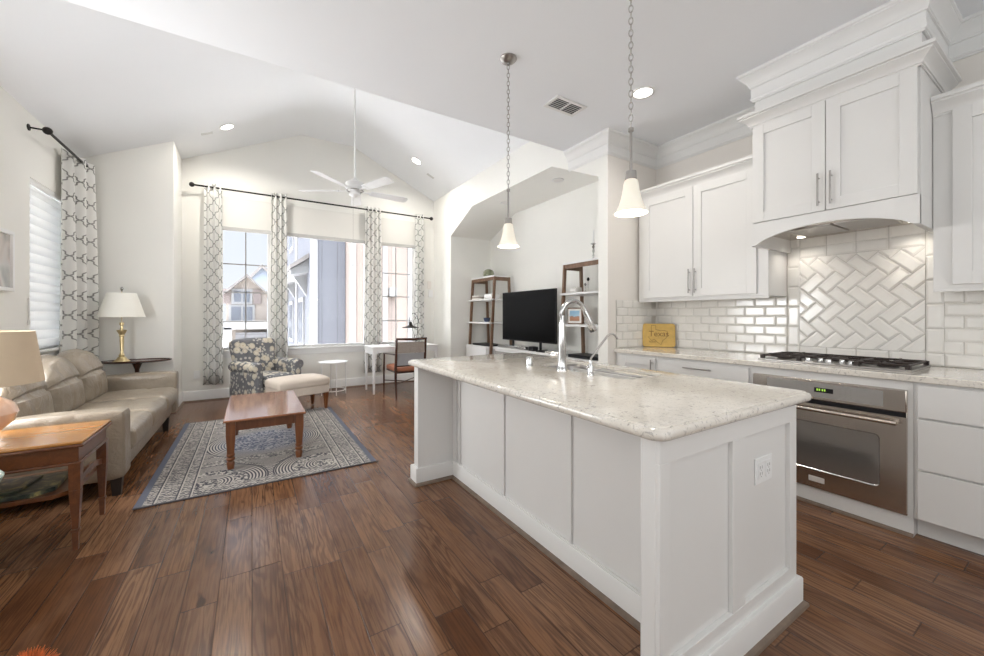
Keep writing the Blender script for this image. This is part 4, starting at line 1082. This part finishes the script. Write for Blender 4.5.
# main faucet
fx_, fy_ = 1.635, 1.80
t = thing('faucet', 'tall chrome pull down faucet with a side lever on the island', 'faucet', (fx_, fy_, .94))
MB().lathe([(.036, 0), (.036, .010), (.030, .02), (.026, .05), (.0245, .10), (.024, .15), (.020, .26), (.018, .30)], (fx_, fy_, .94), 24).build('body', M['chrome'], t)
arc = [(fx_, fy_, 1.22), (fx_, fy_, 1.28)]
for k in range(13):
    a = PI - PI*k/12*.90; arc.append((fx_+.09+.09*math.cos(a), fy_+.01-.03*k/12, 1.285+.09*math.sin(a)))
last = Vector(arc[-1]); d = (Vector(arc[-1])-Vector(arc[-2])).normalized()
MB().tube(arc, .0145, 14).build('spout', M['chrome'], t)
MB().tube([last, last+d*.02, last+d*.07, last+d*.140, last+d*.145], [.015, .018, .021, .025, .022], 16).build('spray_head', M['chrome'], t)
MB().tube([(fx_, fy_+.02, 1.035), (fx_-.01, fy_+.055, 1.035), (fx_-.012, fy_+.075, 1.035)], [.018, .018, .020], 14).tube([(fx_-.012, fy_+.066, 1.035), (fx_-.055, fy_+.09, 1.055)], [.007, .005], 8).build('lever', M['chrome'], t)
t = thing('filter_faucet', 'slim chrome filtered water faucet beside the sink', 'faucet', (1.628, 1.556, .94))
MB().lathe([(.021, 0), (.021, .006), (.016, .012), (.0155, .06), (.009, .07), (.008, .09)], (1.628, 1.556, .94), 20).build('base', M['chrome'], t)
MB().tube([(1.628, 1.556, 1.0), (1.629, 1.554, 1.04), (1.68, 1.535, 1.11), (1.722, 1.52, 1.163), (1.738, 1.513, 1.176), (1.753, 1.507, 1.178), (1.768, 1.501, 1.170), (1.782, 1.496, 1.148)], .0062, 10).build('spout', M['steel'], t)
MB().box((1.60, 1.55, .985), (1.615, 1.562, 1.0)).build('lever', M['chrome'], t, .002)
t = tag(MB().lathe([(.024, 0), (.024, .058), (.020, .064), (.003, .066)], (1.60, 2.085, .94), 20).build('air_gap', M['chrome']), 'short chrome air gap cap on the island top', 'air gap')
# outlet
t = thing('wall_outlet', 'white double outlet on the near end of the island', 'outlet', (1.777, IY0, .655))
py = IY0+.012
MB().box((1.705, py-.006, .603), (1.845, py, .708)).build('cover_plate', M['white'], t, .003)
for xx in (1.743, 1.807):
    s_ = MB().box((xx-.021, py-.009, .622), (xx+.021, py-.006, .690)).build('socket', M['white'], t, .003)
    m = MB()
    for zz in (.645, .670): m.box((xx-.010, py-.0095, zz-.006), (xx-.007, py-.009, zz+.006)).box((xx+.006, py-.0095, zz-.006), (xx+.009, py-.009, zz+.006)).box((xx-.002, py-.0095, zz-.014), (xx+.002, py-.009, zz-.010))
    m.build('slots', M['plug_dark'], s_)

# ------------------------------------------------------------------ media niche
def ladder(label, y0, y1):
    """leaning ladder unit: front plane leans back, drawer box below"""
    t = thing('ladder_shelf', label, 'shelving unit', (3.72, (y0+y1)/2, 0), group='white and walnut ladder shelves in the niche')
    def fxz(z): return 3.44 + (z/2.0)*.12
    for yy in (y0, y1):
        s_ = 1 if yy == y0 else -1
        m = MB(); m.prism([(fxz(0), 0), (fxz(0)+.05, 0), (fxz(1.97)+.045, 1.97), (fxz(1.97), 1.97)], 1, yy, yy+.03*s_); m.build('front_post', M['walnut'], t, .002)
        m = MB(); m.prism([(3.93, 0), (3.98, 0), (3.90, 1.97), (3.855, 1.97)], 1, yy, yy+.03*s_); m.build('rear_post', M['walnut'], t, .002)
        MB().box((fxz(1.97)+.03, yy, 1.90), (3.87, yy+.03*s_, 1.965)).build('top_brace', M['walnut'], t, .002)
    MB().box((fxz(1.9)-.005, y0, 1.965), (3.90, y1, 1.99)).build('shelf', M['white'], t, .002)
    MB().box((fxz(1.93)+.01, y0+.03, 1.91), (fxz(1.93)+.03, y1-.03, 1.965)).build('top_rail', M['walnut'], t)
    for z in (1.555, 1.145): MB().box((fxz(z)-.04, y0-.0, z), (3.93, y1, z+.028)).build('shelf', M['white'], t, .002)
    b = MB().box((3.44, y0+.032, .30), (3.95, y1-.032, .745)).build('drawer_box', M['white'], t, .003)
    for za, zb in ((.53, .74), (.305, .52)):
        d = MB().box((3.415, y0+.04, za), (3.44, y1-.04, zb)).build('drawer', M['white'], b, .002)
    return t
l1 = ladder('white and walnut ladder shelf left of the television', 5.64, 6.44)
l2 = ladder('white and walnut ladder shelf right of the television, half hidden by the wing wall', 3.02, 3.90)
for y_ in (5.86, 5.92): pass
t = thing('media_console', 'low white media console under the television', 'cabinet', (3.7, 4.68, 0))
MB().box((3.44, 3.90, .735), (3.97, 5.47, .765)).build('top', M['white'], t, .003)
MB().box((3.46, 3.92, .12), (3.97, 5.45, .735)).build('body', M['white'], t, .002)
for a, b in ((3.94, 4.43), (4.45, 4.92), (4.94, 5.43)):
    d = MB().box((3.44, a, .14), (3.46, b, .70)).build('door', M['panel_glass'] if a != 4.45 else M['white'], t, .002)
    MB().box((3.43, b-.05, .45), (3.44, b-.03, .49)).build('knob', M['black'], d)
for yy in (3.96, 5.41):
    for xx in (3.48, 3.92): MB().box((xx, yy-.02, 0), (xx+.04, yy+.02, .12)).build('foot', M['walnut'], t)
t = thing('television', 'large flat black television standing on the white console', 'television', (3.64, 4.76, .765))
MB().box((3.60, 4.10, .885), (3.635, 5.44, 1.67)).build('housing', M['black'], t, .004)
MB().box((3.598, 4.112, .905), (3.60, 5.428, 1.660)).build('screen', M['screen'], t)
for yy in (4.45, 5.15): MB().box((3.58, yy-.02, .765), (3.74, yy+.02, .775)).box((3.61, yy-.02, .775), (3.63, yy+.02, .89)).build('stand_foot', M['black'], t, .002)
tag(MB().box((3.46, 4.62, .7655), (3.55, 5.38, .815)).build('soundbar', M['silver'], None, .01), 'grey soundbar lying in front of the television', 'soundbar')
tag(MB().box((3.47, 4.44, .7655), (3.57, 4.55, .83)).build('speaker_box', M['black'], None, .008), 'small black box on the console beside the soundbar', 'speaker')
tag(MB().box((3.455, 4.20, .7655), (3.50, 4.36, .785)).build('remote_control', M['black'], None, .004), 'black remote control on the right of the console', 'remote control')
# things on the left shelf
t = thing('glass_bowl', 'dark olive ribbed glass dome on top of the left ladder shelf', 'ornament', (3.68, 6.02, 1.99))
m = MB(); prof = [(.085, 0), (.098, .03), (.10, .06), (.09, .10), (.065, .13), (.03, .145), (.003, .148)]
rings = []
for r_, z_ in prof: rings.append([m.bm.verts.new((3.68+r_*(1+.04*math.cos(10*a))*math.cos(a), 6.02+r_*(1+.04*math.cos(10*a))*math.sin(a), 1.99+z_)) for a in [2*PI*k/60 for k in range(60)]])
for A, B in zip(rings, rings[1:]):
    for k in range(60): m.bm.faces.new([A[k], A[(k+1) % 60], B[(k+1) % 60], B[k]])
m.bm.faces.new(rings[0][::-1]); m.bm.faces.new(rings[-1]); m.build('dome', M['green_glass'], t)
z_ = 1.5835
for k, (a, b, h, mt_) in enumerate(((6.09, 6.37, .025, 'paper'), (6.10, 6.35, .022, 'slate'), (6.11, 6.36, .028, 'paper'))):
    o = MB().box((3.52, a, z_), (3.72, b, z_+h)).build('book', M['paper'] if mt_ != 'slate' else M['cane'], None, .002)
    tag(o, ('pale book at the bottom of the flat stack on the left ladder shelf', 'grey brown book in the middle of the flat stack on the left ladder shelf', 'pale book topmost of the flat stack on the left ladder shelf')[k], 'book', 'flat stack of books on the left shelf'); z_ += h+.0005
tag(MB().rbox((3.64, 5.84, 1.5835+.047), (.10, .13, .045), .03, 8, (0, 0, .0)).build('folded_cloth', M['white_gloss'], None), 'white folded cloth lying beside the books on the left ladder shelf', 'cloth')
tag(MB().lathe([(.035, 0), (.05, .015), (.062, .06), (.064, .075), (.057, .075), (.045, .02), (.003, .015)], (3.62, 5.98, 1.1735), 24).build('bowl', M['slate']), 'small dark blue bowl on the middle of the left ladder shelf', 'bowl')
tag(MB().box((3.50, 5.72, .7455), (3.80, 6.30, .775)).build('tray', M['black'], None, .004), 'flat black tray on the lower box of the left ladder shelf', 'tray')
# right shelf
t = thing('candlestick', 'slim silver candlestick with a thin candle on the right ladder shelf', 'candlestick', (3.72, 3.28, 1.99))
MB().lathe([(.035, 0), (.032, .01), (.010, .03), (.014, .05), (.008, .08), (.018, .11), (.009, .14), (.022, .165), (.008, .18), (.035, .20), (.034, .205), (.003, .206)], (3.66, 3.45, 1.991), 20).build('holder', M['silver'], t)
MB().tube([(3.66, 3.45, 2.195), (3.66, 3.45, 2.36)], [.008, .005], 10).build('candle', M['white'], t)
t = thing('photo_frame', 'small framed landscape photo on the right ladder shelf', 'picture frame', (3.60, 3.65, 1.1735))
MB().box((3.615, 3.60, 1.1735), (3.63, 3.87, 1.39)).build('frame', M['walnut'], t, .002)
MB().box((3.612, 3.615, 1.188), (3.615, 3.855, 1.375)).build('mat', M['paper'], t)
MB().box((3.610, 3.645, 1.215), (3.612, 3.825, 1.35)).build('print', M['photo'], t)
tag(MB().rbox((3.62, 3.72, 1.5835+.037), (.06, .07, .035), .03, 8, disp=lambda p: (0, 0, .012*math.sin(4*p.y)*max(0, p.z))).build('shell', M['paper']), 'pale shell like ornament on the right ladder shelf', 'ornament')
m = MB().lathe([(.03, 0), (.03, .008), (.006, .02), (.005, .08), (.02, .10), (.003, .12)], (3.63, 3.56, 1.5835), 14); tag(m.build('figurine', M['silver']), 'small silver figurine on the upper level of the right ladder shelf', 'figurine')
tag(MB().box((3.50, 3.12, .7455), (3.80, 3.74, .785)).build('media_player', M['black'], None, .004), 'flat black box on the lower box of the right ladder shelf', 'media player')
t = thing('bead_ornament', 'thin wire ornament carrying one black bead on the upper level of the right ladder shelf', 'ornament', (3.62, 3.50, 1.5835))
MB().lathe([(.022, 0), (.022, .006), (.003, .01), (.002, .14)], (3.62, 3.50, 1.5835), 12).build('wire_stand', M['silver'], t)
MB().lathe([(.002, 0), (.014, .012), (.019, .028), (.012, .042), (.002, .052)], (3.62, 3.50, 1.72), 14).build('bead', M['black'], t)
# thermostat-like plate and outlet on walls
t = thing('wall_thermostat', 'beige thermostat and small white plate on the far wall right of the last curtain', 'thermostat', (3.06, 7.25, 1.9))
MB().box((2.99, 7.235, 1.83), (3.07, 7.249, 1.98)).build('upper_plate', M['wall_kitchen'], t, .003); MB().box((3.01, 7.23, 1.66), (3.10, 7.249, 1.80)).build('lower_plate', M['white'], t, .003)
def outlet(x_, z_, lab):
    t = thing('wall_outlet', lab, 'outlet', (x_, YF, z_)); MB().box((x_-.04, YF-.007, z_-.06), (x_+.04, YF, z_+.06)).build('cover_plate', M['white'], t, .002)
    MB().box((x_-.017, YF-.010, z_-.035), (x_+.017, YF-.007, z_+.035)).build('socket', M['white'], t, .002)
outlet(-.70, .40, 'white wall outlet left of the leftmost far curtain')

# ------------------------------------------------------------------ sofa
t = thing('sofa', 'taupe leather three seat sofa along the left wall', 'sofa', (-1.25, 4.92, 0))
SY0_, SY1_ = 3.70, 6.12; SXF, SXB = -.77, -1.62
def arm(y0, y1):
    cy_ = (y0+y1)/2; hy_ = (y1-y0)/2
    def dp(p):
        return (.02*max(0, p.x)*(1-p.z)*.0, -(.02 if y0 < 5 else -.02)*(p.z*.4), -.03*max(0, -p.x)*max(0, p.z))
    MB().rbox((( SXF+SXB)/2, cy_, .365), ((SXF-SXB)/2, hy_, .245), .035, 14, (0, .008, .006), dp).build('armrest', M['leather'], t)
arm(SY0_, SY0_+.20); arm(SY1_-.20, SY1_)
MB().rbox(((SXF+SXB)/2-.015, (SY0_+SY1_)/2, .19), ((SXF-SXB)/2-.02, (SY1_-SY0_)/2-.15, .075), .03, 10).build('base', M['leather'], t)
inner0, inner1 = SY0_+.20, SY1_-.20; cw = (inner1-inner0)/3
for k in range(3):
    cy_ = inner0+cw*(k+.5)
    def dseat(p):
        g = math.exp(-((p.x-.30)/.06)**2)*.014 + sum(math.exp(-((p.y-q)/.04)**2) for q in (-.0,))*.004
        return (.012*max(0, p.x)*(1-p.z**2), 0, -(g if p.z > .5 else 0))
    MB().rbox((-1.10, cy_, .345), (.335, cw/2-.003, .095), .05, 22, (.01, 0, .028), dseat).build('seat_cushion', M['leather'], t)
    # back cushion: puffed, leaning, with stitched channels
    mt = Matrix.Translation((-1.505, cy_, .645)) @ Matrix.Rotation(R(-13), 4, 'Y')
    def dback(p):
        gz = math.exp(-((p.z-.12)/.07)**2)*.030
        gy = sum(math.exp(-((p.y-q-.12*(p.z-.12)*(1 if q > 0 else -1))/.06)**2) for q in (-.42, .42))*.012
        fr = max(0, p.x)
        crown_ = max(0, p.z)*(.02-.24*abs(p.y)**2.6)
        wr = .004*math.sin(9*p.y+3*p.z)*(1-abs(p.y))
        return (-(gz+gy)*(1 if p.x > .8 else 0) + wr*fr, 0, crown_)
    bc = MB().rbox((0, 0, 0), (.10, cw/2-.002, .28), .085, 26, (.085, .0, .0), dback, mt).build('back_cushion', M['leather'], t)
MB().rbox((-1.575, (SY0_+SY1_)/2, .42), (.045, (SY1_-SY0_)/2-.02, .30), .05, 10).build('back_frame', M['leather'], t)
for xx in (-.82, -1.58):
    for yy in (3.765, 5.60): MB().taper((xx, yy, 0), (.022, .022), (xx, yy, .14), (.032, .032)).build('leg', M['sofa_leg'], t)

# side table in the foreground
t = thing('side_table', 'golden oak side table with open shelf in the left foreground', 'side table', (-1.13, 3.22, 0))
tx0, tx1, ty0, ty1 = -1.52, -.785, 2.965, 3.475
MB().box((tx0, ty0, .583), (tx1, ty1, .600)).build('top', M['oak_top'], t, .006)
MB().box((tx0-.004, ty0-.004, .566), (tx1+.004, ty1+.004, .583)).build('top_edge', M['oak'], t, .006)
MB().box((tx0+.02, ty0+.02, .485), (tx1-.02, ty1-.02, .566)).build('apron', M['oak'], t, .002)
MB().box((tx0+.01, ty0+.01, .470), (tx1-.01, ty1-.01, .485)).build('apron_bead', M['oak'], t, .005)
for xx in (tx0+.035, tx1-.035):
    for yy in (ty0+.035, ty1-.035):
        m = MB().taper((xx, yy, .115), (.013, .013), (xx, yy, .33), (.023, .023)); m.taper((xx, yy, .33), (.023, .023), (xx, yy, .475), (.024, .024))
        m.taper((xx, yy, .10), (.017, .017), (xx, yy, .115), (.017, .017)); m.taper((xx, yy, 0), (.011, .011), (xx, yy, .10), (.014, .014))
        m.build('leg', M['oak'], t, .002)
MB().prism([(tx0+.03, ty0+.05), (tx0+.12, ty0+.02), (tx1-.12, ty0+.02), (tx1-.05, ty0+.075), (tx1-.05, ty1-.075), (tx1-.12, ty1-.02), (tx0+.03, ty1-.02)], 2, .300, .322).build('shelf', M['oak'], t, .002)
m = MB()
for yy in (0,):
    pts = []
    for k in range(9):
        a = k/8; pts.append((ty0+.05+(ty1-ty0-.10)*a, .33+.03*math.sin(PI*a)))
    m.prism(pts + [(p[0], p[1]+.035) for p in pts[::-1]], 0, tx1-.045, tx1-.03)
m.build('side_rail', M['oak'], t, .002)
tag(MB().prism([(-1.42, 3.03), (-.99, 3.0), (-.915, 3.06), (-.93, 3.33), (-1.40, 3.36)], 2, .3225, .345).build('magazine', M['magazine'], None, .001), 'dark covered magazine on the shelf of the oak side table, with pale page edge', 'magazine')
tag(MB().prism([(-1.38, 3.07), (-1.05, 3.05), (-1.03, 3.28), (-1.37, 3.30)], 2, .3455, .357).build('magazine', M['magazine'], None, .001), 'smaller dark magazine lying on top of the other under the oak side table', 'magazine')
# foreground lamp
t = thing('table_lamp', 'peach ceramic lamp with a beige shade on the oak side table', 'lamp', (-1.27, 3.2, .6))
MB().lathe([(.065, 0), (.075, .01), (.06, .02), (.10, .05), (.15, .10), (.168, .15), (.15, .20), (.09, .245), (.04, .27), (.03, .29), (.003, .29)], (-1.27, 3.2, .6), 36).build('base', M['ceramic'], t)
MB().tube([(-1.27, 3.2, .88), (-1.27, 3.2, 1.10)], .008, 10).build('stem', M['brass'], t)
pr = [(.262, .912), (.225, 1.195)]
MB().lathe(pr + [(r_-.004, z_) for r_, z_ in pr[::-1]] + [pr[0]], (-1.27, 3.2, 0), 48, cap=False).build('lamp_shade', M['shade_beige'], t)
# mint object and shaggy orange tuft
tag(MB().lathe([(.06, 0), (.065, .005), (.075, .25), (.125, .44), (.165, .515), (.172, .535), (.165, .545), (.155, .535), (.11, .44), (.003, .40)], (-1.155, 2.71, 0), 28).build('planter', M['mint'], None), 'pale mint flared pot cut off by the left photo edge', 'planter')
t = thing('shaggy_tuft', 'orange shaggy tufted ball on the floor at the bottom left', 'decoration', (-.63, 2.0, 0))
MB().lathe([(.02, 0), (.05, .015), (.055, .04), (.04, .065), (.003, .075)], (-.672, 1.99, -.0), 16).build('core', M['orange'], t)
m = MB()
for k in range(420):
    th = random.uniform(0, 2*PI); ph = random.uniform(0, 1.45); dr_ = Vector((math.sin(ph)*math.cos(th), math.sin(ph)*math.sin(th), math.cos(ph)))
    b_ = Vector((-.672, 1.99, .02)) + dr_*.04; L1 = random.uniform(.03, .055); e_ = Vector((random.uniform(-.3, .3), random.uniform(-.3, .3), random.uniform(-.1, .3)))
    m.tube([b_, b_+dr_*L1*.5, b_+(dr_+e_*.4).normalized()*L1], [.0028, .0022, .0006], 4)
tag(m.build('tufts', M['orange'], t), kind='stuff')

# rug
t = tag(MB().box((-.80, -1.19, 0), (.80, 1.19, .009)).build('area_rug', M['rug'], None, .003), 'grey and cream patterned area rug with blue edge under the coffee table', 'rug'); t.location = (.13, 4.59, .0005)

# coffee table
t = thing('coffee_table', 'cherry wood coffee table with turned feet standing on the rug', 'coffee table', (.105, 4.4, .01))
x0, x1, y0, y1 = -.20, .41, 3.80, 5.0
MB().box((x0, y0, .405), (x1, y1, .425)).build('top', M['cherry_top'], t, .006)
lx0, lx1, ly0, ly1 = -.15, .36, 3.87, 4.93
MB().box((lx0+.02, ly0-.005, .32), (lx1-.02, ly0+.015, .405)).box((lx0+.02, ly1-.015, .32), (lx1-.02, ly1+.005, .405)).box((lx0-.005, ly0+.02, .32), (lx0+.015, ly1-.02, .405)).box((lx1-.015, ly0+.02, .32), (lx1+.005, ly1-.02, .405)).build('apron', M['cherry'], t, .002)
for xx in (lx0, lx1):
    for yy in (ly0, ly1):
        m = MB().taper((xx, yy, .30), (.034, .034), (xx, yy, .405), (.034, .034)); m.taper((xx, yy, .13), (.024, .024), (xx, yy, .30), (.034, .034))
        m.lathe([(.024, .01), (.030, .06), (.022, .075), (.032, .085), (.032, .10), (.022, .108), (.031, .118), (.030, .135), (.02, .14)], (xx, yy, 0), 18)
        m.build('leg', M['cherry'], t, .002)

# armchair
t = thing('armchair', 'floral grey and cream upholstered armchair in front of the left far window', 'armchair', (.17, 6.45, 0), R(30))
# local frame: chair faces local +X turned; built local then placed: front = -Y rotated
def L(m, name, mat, par=t, **k): return m.build(name, mat, par, local=True, **k)
L(MB().rbox((0, 0, .22), (.33, .33, .11), .03, 8), 'base', M['floral'])
L(MB().rbox((0, -.03, .385), (.225, .32, .075), .05, 12, (0, 0, .02)), 'seat_cushion', M['floral'])
mt = Matrix.Translation((0, .27, .62)) @ Matrix.Rotation(R(-12), 4, 'X')
L(MB().rbox((0, 0, 0), (.29, .085, .32), .06, 12, (0, .03, .0), lambda p: (.03*p.x*max(0, p.z), 0, .02*(1-p.x**2)*max(0, p.z)), mt), 'backrest', M['floral'])
for s_ in (-1, 1):
    L(MB().rbox((s_*.285, -.02, .36), (.05, .32, .22), .03, 8), 'arm_panel', M['floral'])
    L(MB().lathe([(.02, -.335), (.062, -.33), (.074, -.31), (.074, .25), (.06, .28), (.01, .285)], (0, 0, 0), 20, mtx=Matrix.Translation((s_*.305, 0, .575)) @ Matrix.Rotation(R(-90), 4, 'X')), 'arm_roll', M['floral'])
for xx in (-.27, .27):
    for yy in (-.27, .27): L(MB().taper((xx, yy, 0), (.018, .018), (xx, yy, .12), (.026, .026)), 'leg', M['dark_wood'])
# ottoman
t2 = thing('ottoman', 'cream cloth ottoman on tapered wooden legs before the floral armchair', 'ottoman', (.53, 5.82, .0095), R(18.7))
def L2(m, name, mat, **k): return m.build(name, mat, t2, local=True, **k)
L2(MB().rbox((0, 0, .375), (.34, .245, .065), .05, 14, (0, 0, .03)), 'cushion', M['ottoman'])
L2(MB().box((-.325, -.23, .22), (.325, .23, .33)), 'frame', M['ottoman'], bevel=.01)
for xx in (-.29, .29):
    for yy in (-.195, .195): L2(MB().taper((xx, yy, 0), (.014, .014), (xx, yy, .22), (.027, .027)), 'leg', M['cherry'])

# round side table
t = thing('round_side_table', 'small white round metal side table below the middle window', 'side table', (1.13, 6.75, 0))
cx_, cy_ = 1.13, 6.75
MB().lathe([(.003, .515), (.22, .515), (.225, .52), (.225, .535), (.215, .535), (.213, .525), (.003, .525)], (cx_, cy_, 0), 40).build('top', M['white'], t)
ring = [(cx_+.195*math.cos(2*PI*k/36), cy_+.195*math.sin(2*PI*k/36), .07) for k in range(36)]
MB().tube(ring, .008, 8, True).build('base_ring', M['white'], t)
MB().tube([(p[0]*.94+cx_*.06, p[1]*.94+cy_*.06, .07) for p in ring], .005, 6, True).build('base_ring', M['white'], t)
for a in (200, 275, 345, 90): MB().tube([(cx_+.195*math.cos(R(a)), cy_+.195*math.sin(R(a)), 0), (cx_+.195*math.cos(R(a)), cy_+.195*math.sin(R(a)), .52)], .008, 8).build('leg', M['white'], t)

# desk
t = thing('desk', 'white writing desk with slim tapered legs below the right window', 'desk', (2.2, 6.6, 0))
dx0, dx1, dy0, dy1 = 1.64, 2.82, 6.30, 6.88
MB().box((dx0, dy0, .755), (dx1, dy1, .775)).build('top', M['white'], t, .004)
pts = [(dx0+.03, .755), (dx0+.03, .65)] + [(dx0+.06+(dx1-dx0-.12)*k/16, .65+.045*abs(math.sin(PI*k/16))**.5) for k in range(17)] + [(dx1-.03, .65), (dx1-.03, .755)]
m = MB(); 
for yy in (dy0+.025, dy1-.04):
    for k in range(len(pts)-1):
        a, b = pts[k], pts[k+1]
        if abs(a[0]-b[0]) > 1e-4: m.prism([(a[0], .755), a, b, (b[0], .755)], 1, yy, yy+.015)
m.box((dx0+.025, dy0+.03, .65), (dx0+.04, dy1-.03, .755)).box((dx1-.04, dy0+.03, .65), (dx1-.025, dy1-.03, .755))
m.build('apron', M['white'], t)
for xx in (dx0+.045, dx1-.045):
    for yy in (dy0+.04, dy1-.05): MB().taper((xx, yy, 0), (.013, .013), (xx, yy, .755), (.025, .025)).build('leg', M['white'], t, .002)
tag(MB().box((2.02, 6.40, .7755), (2.34, 6.62, .79)).build('laptop', plain('grey_cover', (.42, .43, .40), .4), None, .004), 'thin grey closed folder lying on the white desk', 'folder')
# desk lamp: wire arch, dark cone shade
t = thing('desk_lamp', 'dark wire desk lamp with a cone shade on the right of the desk', 'lamp', (2.44, 6.6, .775))
MB().lathe([(.07, 0), (.07, .012), (.01, .02)], (2.50, 6.6, .7755), 20).build('base', M['black_metal'], t)
pts = [(2.50, 6.6, .79), (2.53, 6.6, 1.0), (2.54, 6.6, 1.15)] + [(2.46+.085*math.cos(R(a)), 6.6, 1.16+.17*math.sin(R(a))) for a in range(0, 181, 18)]
MB().tube(pts, .005, 8).tube([(2.50, 6.6, .79), (2.47, 6.6, .95), (2.43, 6.6, 1.05), (2.46, 6.6, 1.2), (2.52, 6.6, 1.28)], .003, 6).build('wire_arm', M['black_metal'], t)
MB().lathe([(.15, 0), (.145, .008), (.06, .03), (.03, .05), (.028, .10), (.012, .11)], (2.40, 6.6, 1.07), 28).build('lamp_shade', M['black_metal'], t)
MB().tube([(2.40, 6.6, 1.18), (2.378, 6.6, 1.20)], .004, 6).build('hanger', M['black_metal'], t)

# desk chair: faces the desk (+Y)
t = thing('desk_chair', 'dark wood open armchair with cane back and terracotta seat at the desk', 'chair', (2.12, 6.08, 0))
cx0_, cx1_, cyb, cyf = 1.885, 2.36, 5.84, 6.36
m = MB().rbox(((cx0_+cx1_)/2, (cyb+cyf)/2+.01, .445), (.235, .26, .04), .03, 10, (0, 0, .012)); m.build('seat', M['seat_tan'], t)
MB().box((cx0_+.01, cyb, .385), (cx1_-.01, cyf, .41)).build('seat_rail', M['dark_wood'], t, .003)
for xx in (cx0_, cx1_):
    MB().tube([(xx, cyb-.04, 0), (xx, cyb, .30), (xx, cyb, .45), (xx, cyb-.05, .93)], [.015, .020, .022, .017], 10).build('rear_leg', M['dark_wood'], t)
    MB().tube([(xx-(.03 if xx == cx0_ else -.03), cyf, 0), (xx-(.03 if xx == cx0_ else -.03), cyf, .40), (xx-(.03 if xx == cx0_ else -.03), cyf-.02, .66)], [.011, .017, .013], 10).build('front_leg', M['dark_wood'], t)
    MB().tube([(xx, cyb-.025, .68), (xx-(.03 if xx == cx0_ else -.03), cyb+.25, .675), (xx-(.03 if xx == cx0_ else -.03), cyf+.01, .66)], .012, 8).build('arm', M['dark_wood'], t)
MB().tube([(cx0_-.015, cyb-.05, .925), ((cx0_+cx1_)/2, cyb-.065, .915), (cx1_+.015, cyb-.05, .925)], [.017, .022, .017], 10).build('top_rail', M['dark_wood'], t)
MB().tube([(cx0_, cyb-.005, .50), (cx1_, cyb-.005, .50)], .013, 8).build('lower_rail', M['dark_wood'], t)
MB().prism([(cx0_+.012, .70), (cx1_-.012, .70), (cx1_-.012, .87), (cx0_+.012, .87)], 1, cyb-.040, cyb-.030).build('cane_panel', M['cane'], t)
MB().prism([(cx0_+.012, .51), (cx1_-.012, .51), (cx1_-.012, .695), (cx0_+.012, .695)], 1, cyb-.018, cyb-.010).build('back_panel', plain('grey_mesh_back', (.34, .34, .35), .8), t)
m = MB().tube([(cx0_, cyb, .22), (cx1_+.03, cyf, .22)], .008, 6).tube([(cx1_, cyb, .22), (cx0_-.03, cyf, .22)], .008, 6); m.build('cross_stretcher', M['dark_wood'], t)

# tilt-top table and brass lamp in the corner
t = thing('pedestal_table', 'dark oval pie crust pedestal table behind the far sofa arm', 'side table', (-1.2, 6.33, 0))
m = MB(); rings = []
N_ = 72
for r_, z_ in ((.003, .715), (.90, .715), (1.0, .725), (1.0, .742), (.965, .742), (.95, .731), (.003, .731)):
    rings.append([m.bm.verts.new((-1.2+.33*r_*(1+(.025*abs(math.sin(6*a)) if r_ > .5 else 0))*math.cos(a), 6.31+.19*r_*(1+(.025*abs(math.sin(6*a)) if r_ > .5 else 0))*math.sin(a), z_)) for a in [2*PI*k/N_ for k in range(N_)]])
for A, B in zip(rings, rings[1:]):
    for k in range(N_): m.bm.faces.new([A[k], A[(k+1) % N_], B[(k+1) % N_], B[k]])
m.bm.faces.new(rings[0][::-1]); m.bm.faces.new(rings[-1]); m.build('top', M['dark_wood'], t)
MB().lathe([(.03, .20), (.04, .24), (.05, .30), (.03, .38), (.024, .50), (.022, .62), (.035, .66), (.05, .70), (.05, .715)], (-1.2, 6.33, 0), 20).build('column', M['dark_wood'], t)
for a in (20, 160, 270):
    c_, s_ = math.cos(R(a)), math.sin(R(a)); k_ = .17
    MB().tube([(-1.2, 6.33, .24), (-1.2+c_*k_*.5, 6.33+s_*k_*.5, .17), (-1.2+c_*k_*.9, 6.33+s_*k_*.9, .04), (-1.2+c_*k_, 6.33+s_*k_, .015)], [.022, .02, .016, .015], 8).build('foot', M['dark_wood'], t)
t = thing('table_lamp', 'brass candlestick lamp with a white cone shade on the dark oval table', 'lamp', (-1.32, 6.3, .732))
lx, ly = -1.33, 6.29
MB().lathe([(.075, 0), (.078, .006), (.07, .015), (.05, .03), (.035, .055), (.022, .06), (.03, .075), (.022, .09), (.016, .11), (.020, .24), (.020, .30), (.028, .31), (.022, .325), (.03, .335), (.045, .37), (.047, .38), (.015, .385), (.012, .43), (.02, .44), (.02, .47), (.003, .47)], (lx, ly, .7315), 28).build('base', M['brass'], t)
MB().tube([(lx, ly, 1.20), (lx, ly, 1.60)], .0035, 8).build('harp', M['brass'], t)
pr = [(.215, 1.268), (.135, 1.555)]
MB().lathe(pr + [(r_-.004, z_) for r_, z_ in pr[::-1]] + [pr[0]], (lx, ly, 0), 48, cap=False).build('lamp_shade', M['shade'], t)
MB().lathe([(.004, 0), (.012, .008), (.006, .016), (.018, .03), (.012, .05), (.003, .056)], (lx, ly, 1.575), 12).build('finial', M['silver'], t)
